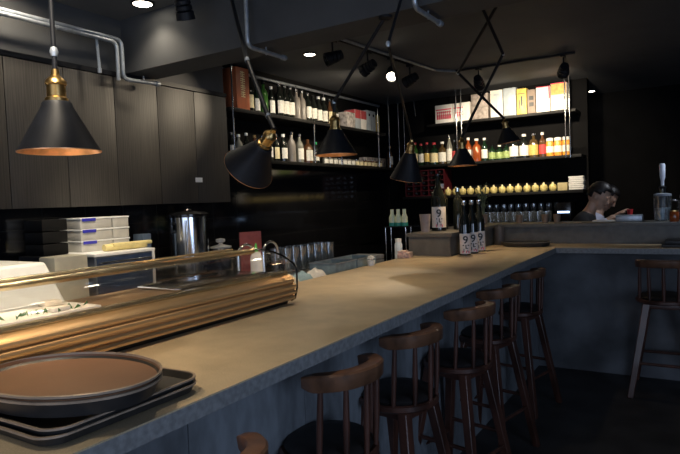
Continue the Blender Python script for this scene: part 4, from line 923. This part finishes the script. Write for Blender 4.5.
# ------------------------------------------------------------------ bar stools
def make_stool(lab):
    t = thing('bar_stool', lab, 'stool', (0, 0, 0), 0, 'wooden bar stools along the bar')
    zs = .685; R = .170
    MB().lathe([(0, zs-.028), (R-.01, zs-.028), (R, zs-.02), (R, zs-.002), (R-.008, zs+.004), (R-.02, zs), (0, zs)], n=40).build('seat_ring', M_stoolwood, t)
    MB().lathe([(0, zs), (R-.022, zs), (R-.016, zs+.012), (R-.03, zs+.026), (R*.5, zs+.033), (0, zs+.034)], n=40).build('cushion', M_cush, t)
    # crest rail: horseshoe, flat wide wood, back at +x
    path = []; N = 36
    def rail_pt(a, z):
        c, q = math.cos(a), math.sin(a); return Vector((.168*abs(c)**.85, math.copysign(.150*abs(q)**.85, q), z))
    for k in range(N+1):
        a = -1.42+2.84*k/N; e = (rail_pt(a+.01, 0)-rail_pt(a-.01, 0)).normalized() if abs(a) > .02 else Vector((0, 1, 0)); path.append((rail_pt(a, .947), Vector((e.y, -e.x, 0))))
    prof0 = [(-.015, -.034), (.016, -.036), (.020, -.03), (.022, .012), (.017, .018), (-.019, .018), (-.022, .012)]
    n = len(prof0); vs = []; fs = []
    for i, (p, e) in enumerate(path):
        u = abs(i/N*2-1); s = 1-.35*max(0, u-.86)/.14; lift = .012*(1-u*u)
        for a_, b_ in prof0: vs.append(p + e*a_*s*(1.15-.1*u) + Vector((0, 0, b_*s+lift)))
    for i in range(N):
        for k in range(n): fs.append((i*n+k, i*n+(k+1) % n, (i+1)*n+(k+1) % n, (i+1)*n+k))
    fs.append(tuple(reversed(range(n)))); fs.append(tuple(range(N*n, (N+1)*n)))
    MB().add(vs, fs).build('crest_rail', M_railwood, t)
    for a in (-1.08, -.52, 0, .52, 1.08):
        e = Vector((math.cos(a), math.sin(a), 0)); p0 = e*(R-.012)+Vector((0, 0, zs-.01)); p1 = rail_pt(a, .92)
        MB().tube([p0, p0.lerp(p1, .5), p1], .009, 10, [.0085, .0115, .0085]).build('spindle', M_stoolwood, t)
    L = []
    for sx in (-1, 1):
        for sy in (-1, 1):
            p0 = Vector((sx*.098, sy*.098, zs-.028)); p1 = Vector((sx*.20, sy*.19, 0)); L.append((p0, p1))
            s = MB(); d = (p1-p0); vs = []
            for tt, hw in ((0, .022), (1, .018)):
                c = p0+d*tt
                for ax, ay in ((-1, -1), (1, -1), (1, 1), (-1, 1)): vs.append(c+Vector((ax*hw, ay*hw, 0)))
            s.add(vs, [(0, 1, 2, 3), (4, 7, 6, 5), (0, 4, 5, 1), (1, 5, 6, 2), (2, 6, 7, 3), (3, 7, 4, 0)]); s.build('leg', M_stoolwood, t, bevel=.004)
    def at(i, z): p0, p1 = L[i]; k = (zs-.028-z)/(zs-.028); return p0+(p1-p0)*k
    for i, j, z in ((0, 1, .24), (2, 3, .24), (0, 2, .31), (1, 3, .31)):
        MB().tube([at(i, z), at(j, z)], .0105, 8).build('stretcher', M_stoolwood, t)
    MB().box((-.115, -.115, zs-.062), (.115, .115, zs-.028), .004).build('apron', M_stoolwood, t)
    return t
ST = [(-1.07, 1.60, -.12, 'second nearest bar stool, its curved rail wholly in view at bottom centre'),
      (-1.08, 2.15, -.16, 'third bar stool along the bar from the camera'),
      (-1.035, 2.73, -.20, 'fourth bar stool along the bar from the camera'),
      (-1.07, 3.32, -.22, 'fifth bar stool along the bar, second before the corner'),
      (-1.10, 4.13, -.22, 'sixth bar stool, farthest along the bar by the corner'),
      (-.975, 0.87, -.1, 'nearest bar stool, only its rail end showing at bottom left'),
      (-.215, 4.82, -PI/2, 'lone bar stool at the return counter on the right')]
s0 = make_stool(ST[0][3])
for i, (x, y, rz, lab) in enumerate(ST):
    o = s0 if i == 0 else copy_tree(s0)
    o.location = (x, y, 0); o.rotation_euler = (0, 0, rz); o['label'] = lab
    if i == 6: o.scale = (1.15, 1.15, 1.02)

# ------------------------------------------------------------------ people
def skin_mesh(pts, edges, rads, voxel=.010, sub=1):
    me = bpy.data.meshes.new('sk'); me.from_pydata([tuple(p) for p in pts], edges, []); o = bpy.data.objects.new('sk', me); COL.objects.link(o)
    m = o.modifiers.new('s', 'SKIN'); sv = me.skin_vertices[0].data
    for i, r in enumerate(rads): sv[i].radius = (r, r) if not isinstance(r, tuple) else r
    sv[0].use_root = True
    s = o.modifiers.new('d', 'SUBSURF'); s.levels = 2; s.render_levels = 2
    bpy.context.view_layer.update(); em = bpy.data.meshes.new_from_object(o.evaluated_get(bpy.context.evaluated_depsgraph_get())); bpy.data.objects.remove(o); return em
def remesh(meshes, name, m, parent, voxel=.007, smooth=True):
    bm = bmesh.new()
    for me in meshes: bm.from_mesh(me)
    me = bpy.data.meshes.new('j'); bm.to_mesh(me); bm.free(); o = bpy.data.objects.new('j', me); COL.objects.link(o)
    r = o.modifiers.new('r', 'REMESH'); r.mode = 'VOXEL'; r.voxel_size = voxel
    s = o.modifiers.new('sm', 'SMOOTH'); s.iterations = 3; s.factor = .4
    bpy.context.view_layer.update(); em = bpy.data.meshes.new_from_object(o.evaluated_get(bpy.context.evaluated_depsgraph_get())); bpy.data.objects.remove(o)
    em.materials.clear(); em.materials.append(m)
    for p in em.polygons: p.use_smooth = True
    q = bpy.data.objects.new(name, em); COL.objects.link(q)
    if parent: q.parent = parent
    return q
def blob(c, rx, ry, rz, M=None, n=20):
    mb = MB(); pr = [(math.sin(PI*k/12), -math.cos(PI*k/12)) for k in range(13)]
    mm = Matrix.Translation(c) @ (M or Matrix.Identity(4)) @ Matrix.Diagonal((rx, ry, rz, 1)); mb.lathe(pr, n=n, M=mm)
    me = bpy.data.meshes.new('b'); me.from_pydata(mb.v, [], mb.f); return me
def person(loc, lab, shirt, headpos, pitch, hands, hold=None, sleeves='short'):
    """local frame: faces +x.  headpos local centre of head; hands = two wrist targets (left=+y)"""
    root = thing('person', lab, 'person', loc)
    hp = Vector(headpos); nk = Vector((hp.x-.075, 0, hp.z-.135)); ch = Vector((nk.x-.06, 0, nk.z-.13)); pel = Vector((-.20, 0, .92)); mid = (pel+ch)/2
    pts = [pel, mid, ch, nk, hp-Vector((.02, 0, .03))]; ed = [(0, 1), (1, 2), (2, 3), (3, 4)]; rd = [.125, .12, .13, .052, .055]
    hm = []
    tp = [pel, mid, ch, nk-Vector((0, 0, .02))]; te = [(0, 1), (1, 2), (2, 3)]; tr_ = [.138, .138, .145, .062]
    for s in (-1, 1):
        h = Vector(hands[0 if s > 0 else 1]); sh = ch+Vector((.0, s*.175, .045)); el = (sh+h)/2 + Vector((-.06, s*.05, -.10))
        b = len(pts); pts += [sh, el, h]; ed += [(2, b), (b, b+1), (b+1, b+2)]; rd += [.058, .042, .027]
        b2 = len(tp); q = sh.lerp(el, .75 if sleeves == 'short' else 1); tp += [sh, q]; te += [(2, b2), (b2, b2+1)]; tr_ += [.070, .056]
        if sleeves == 'long': tp += [el.lerp(h, .7)]; te += [(b2+1, b2+2)]; tr_ += [.040]
        kn = Vector((-.14, s*.10, .49)); ft = Vector((-.19, s*.11, .07)); toe = Vector((-.03, s*.12, .035)); hip = pel+Vector((0, s*.09, -.06))
        b = len(pts); pts += [hip, kn, ft, toe]; ed += [(0, b), (b, b+1), (b+1, b+2), (b+2, b+3)]; rd += [.088, .058, .042, .032]
        # palm and fingers: palm extends from wrist toward +x / down
        d = (h-el).normalized(); up = Vector((0, 0, 1)); sd = d.cross(up).normalized(); pn = sd.cross(d).normalized()
        pe = h+d*.085; pm = [h-d*.01, h+d*.04, pe]; hm.append(skin_mesh(pm, [(0, 1), (1, 2)], [(.024, .020), (.036, .015), (.034, .013)]))
        for k, (off, ln) in enumerate(((-.030, .062), (-.010, .074), (.010, .070), (.029, .054))):
            r0 = pe-d*.02+sd*off; p1 = r0+d*(.02+ln*.45)-pn*.005; p2 = p1+d*ln*.3-pn*ln*.28; p3 = p2+d*ln*.1-pn*ln*.3
            hm.append(skin_mesh([r0, p1, p2, p3], [(0, 1), (1, 2), (2, 3)], [.0095, .0088, .008, .007]))
        th = -1 if s > 0 else 1
        r0 = h+d*.03-sd*.02*s; p1 = r0-sd*.028*s+d*.03-pn*.008; p2 = p1+d*.03-pn*.012; hm.append(skin_mesh([r0, p1, p2], [(0, 1), (1, 2)], [.013, .011, .009]))
    body = skin_mesh(pts, ed, rd)
    HM = Matrix.Rotation(pitch, 4, 'Y')
    def hd(v): return hp + (HM @ Vector(v))
    head = [blob(hd((0, 0, .015)), .098, .078, .108, HM), blob(hd((.028, 0, -.045)), .062, .056, .068, HM), blob(hd((.096, 0, -.015)), .016, .013, .026, HM), blob(hd((.108, 0, -.026)), .012, .014, .011, HM),
            blob(hd((.082, 0, -.066)), .014, .024, .007, HM), blob(hd((.081, 0, -.078)), .013, .020, .007, HM), blob(hd((.066, 0, -.10)), .022, .026, .018, HM), blob(hd((.078, .0, .022)), .017, .055, .010, HM)]
    for s in (-1, 1): head += [blob(hd((-.005, s*.080, -.012)), .018, .010, .030, HM), blob(hd((.082, s*.03, .004)), .009, .013, .009, HM)]
    bd = remesh([body]+head+hm, 'body', M_skin, root, .0065)
    # eyes
    mb = MB()
    for s in (-1, 1):
        mm = Matrix.Translation(hd((.088, s*.031, .003))) @ Matrix.Diagonal((.006, .010, .0045, 1)); mb.lathe([(math.sin(PI*k/8), -math.cos(PI*k/8)) for k in range(9)], n=12, M=mm)
    mb.build('eyes', M_blackg, root)
    # hair cap: shell over skull, trimmed at the face
    hb = bmesh.new(); hb.from_mesh(blob(Vector((0, 0, .022)), .107, .088, .114, None, 28))
    for v in list(hb.verts):
        if (v.co.x > .035 and v.co.z < .060-.2*(.1-v.co.x)) or (v.co.x > -.035 and v.co.z < .012) or v.co.z < -.055: hb.verts.remove(v)
    hme = bpy.data.meshes.new('hair'); 
    for v in hb.verts: v.co = hd(v.co)
    hb.to_mesh(hme); hb.free(); hme.materials.append(M_hair)
    for p in hme.polygons: p.use_smooth = True
    ho = bpy.data.objects.new('hair', hme); COL.objects.link(ho); ho.parent = root; sm = ho.modifiers.new('t', 'SOLIDIFY'); sm.thickness = .012; sm.offset = 0
    sb = remesh([skin_mesh(tp, te, tr_)], 'shirt', shirt, root, .011)
    # trousers
    tp2 = [pel+Vector((0, 0, .02))]; te2 = []; r3 = [.142]
    for s in (-1, 1):
        b = len(tp2); tp2 += [pel+Vector((0, s*.09, -.06)), Vector((-.14, s*.10, .49)), Vector((-.19, s*.11, .10))]; te2 += [(0, b), (b, b+1), (b+1, b+2)]; r3 += [.102, .074, .062]
    remesh([skin_mesh(tp2, te2, r3)], 'trousers', M_trou, root, .011)
    return root
person((-.80, 5.92, 0), 'cook in black T-shirt with short dark hair looking down, in profile', M_tshirt, (.0, 0, 1.455), .55, ((.22, .10, 1.05), (.24, -.12, 1.05)))
person((-.78, 6.48, 0), 'cook in white shirt bending behind the black-shirted one, holding a red cup', M_wshirt, (-.02, 0, 1.43), .7, ((.12, .1, 1.2), (.08, -.16, 1.25)), sleeves='long')
rc = MB().lathe([(0, 0), (.022, 0), (.028, .06), (.025, .06), (.02, .005), (0, .005)], n=16).build('red_cup', mat('red_plastic', (.75, .05, .06), .4), None, loc=(-.57, 6.29, 1.25)); tag(rc, 'small red cup held by the white-shirted cook', 'cup')
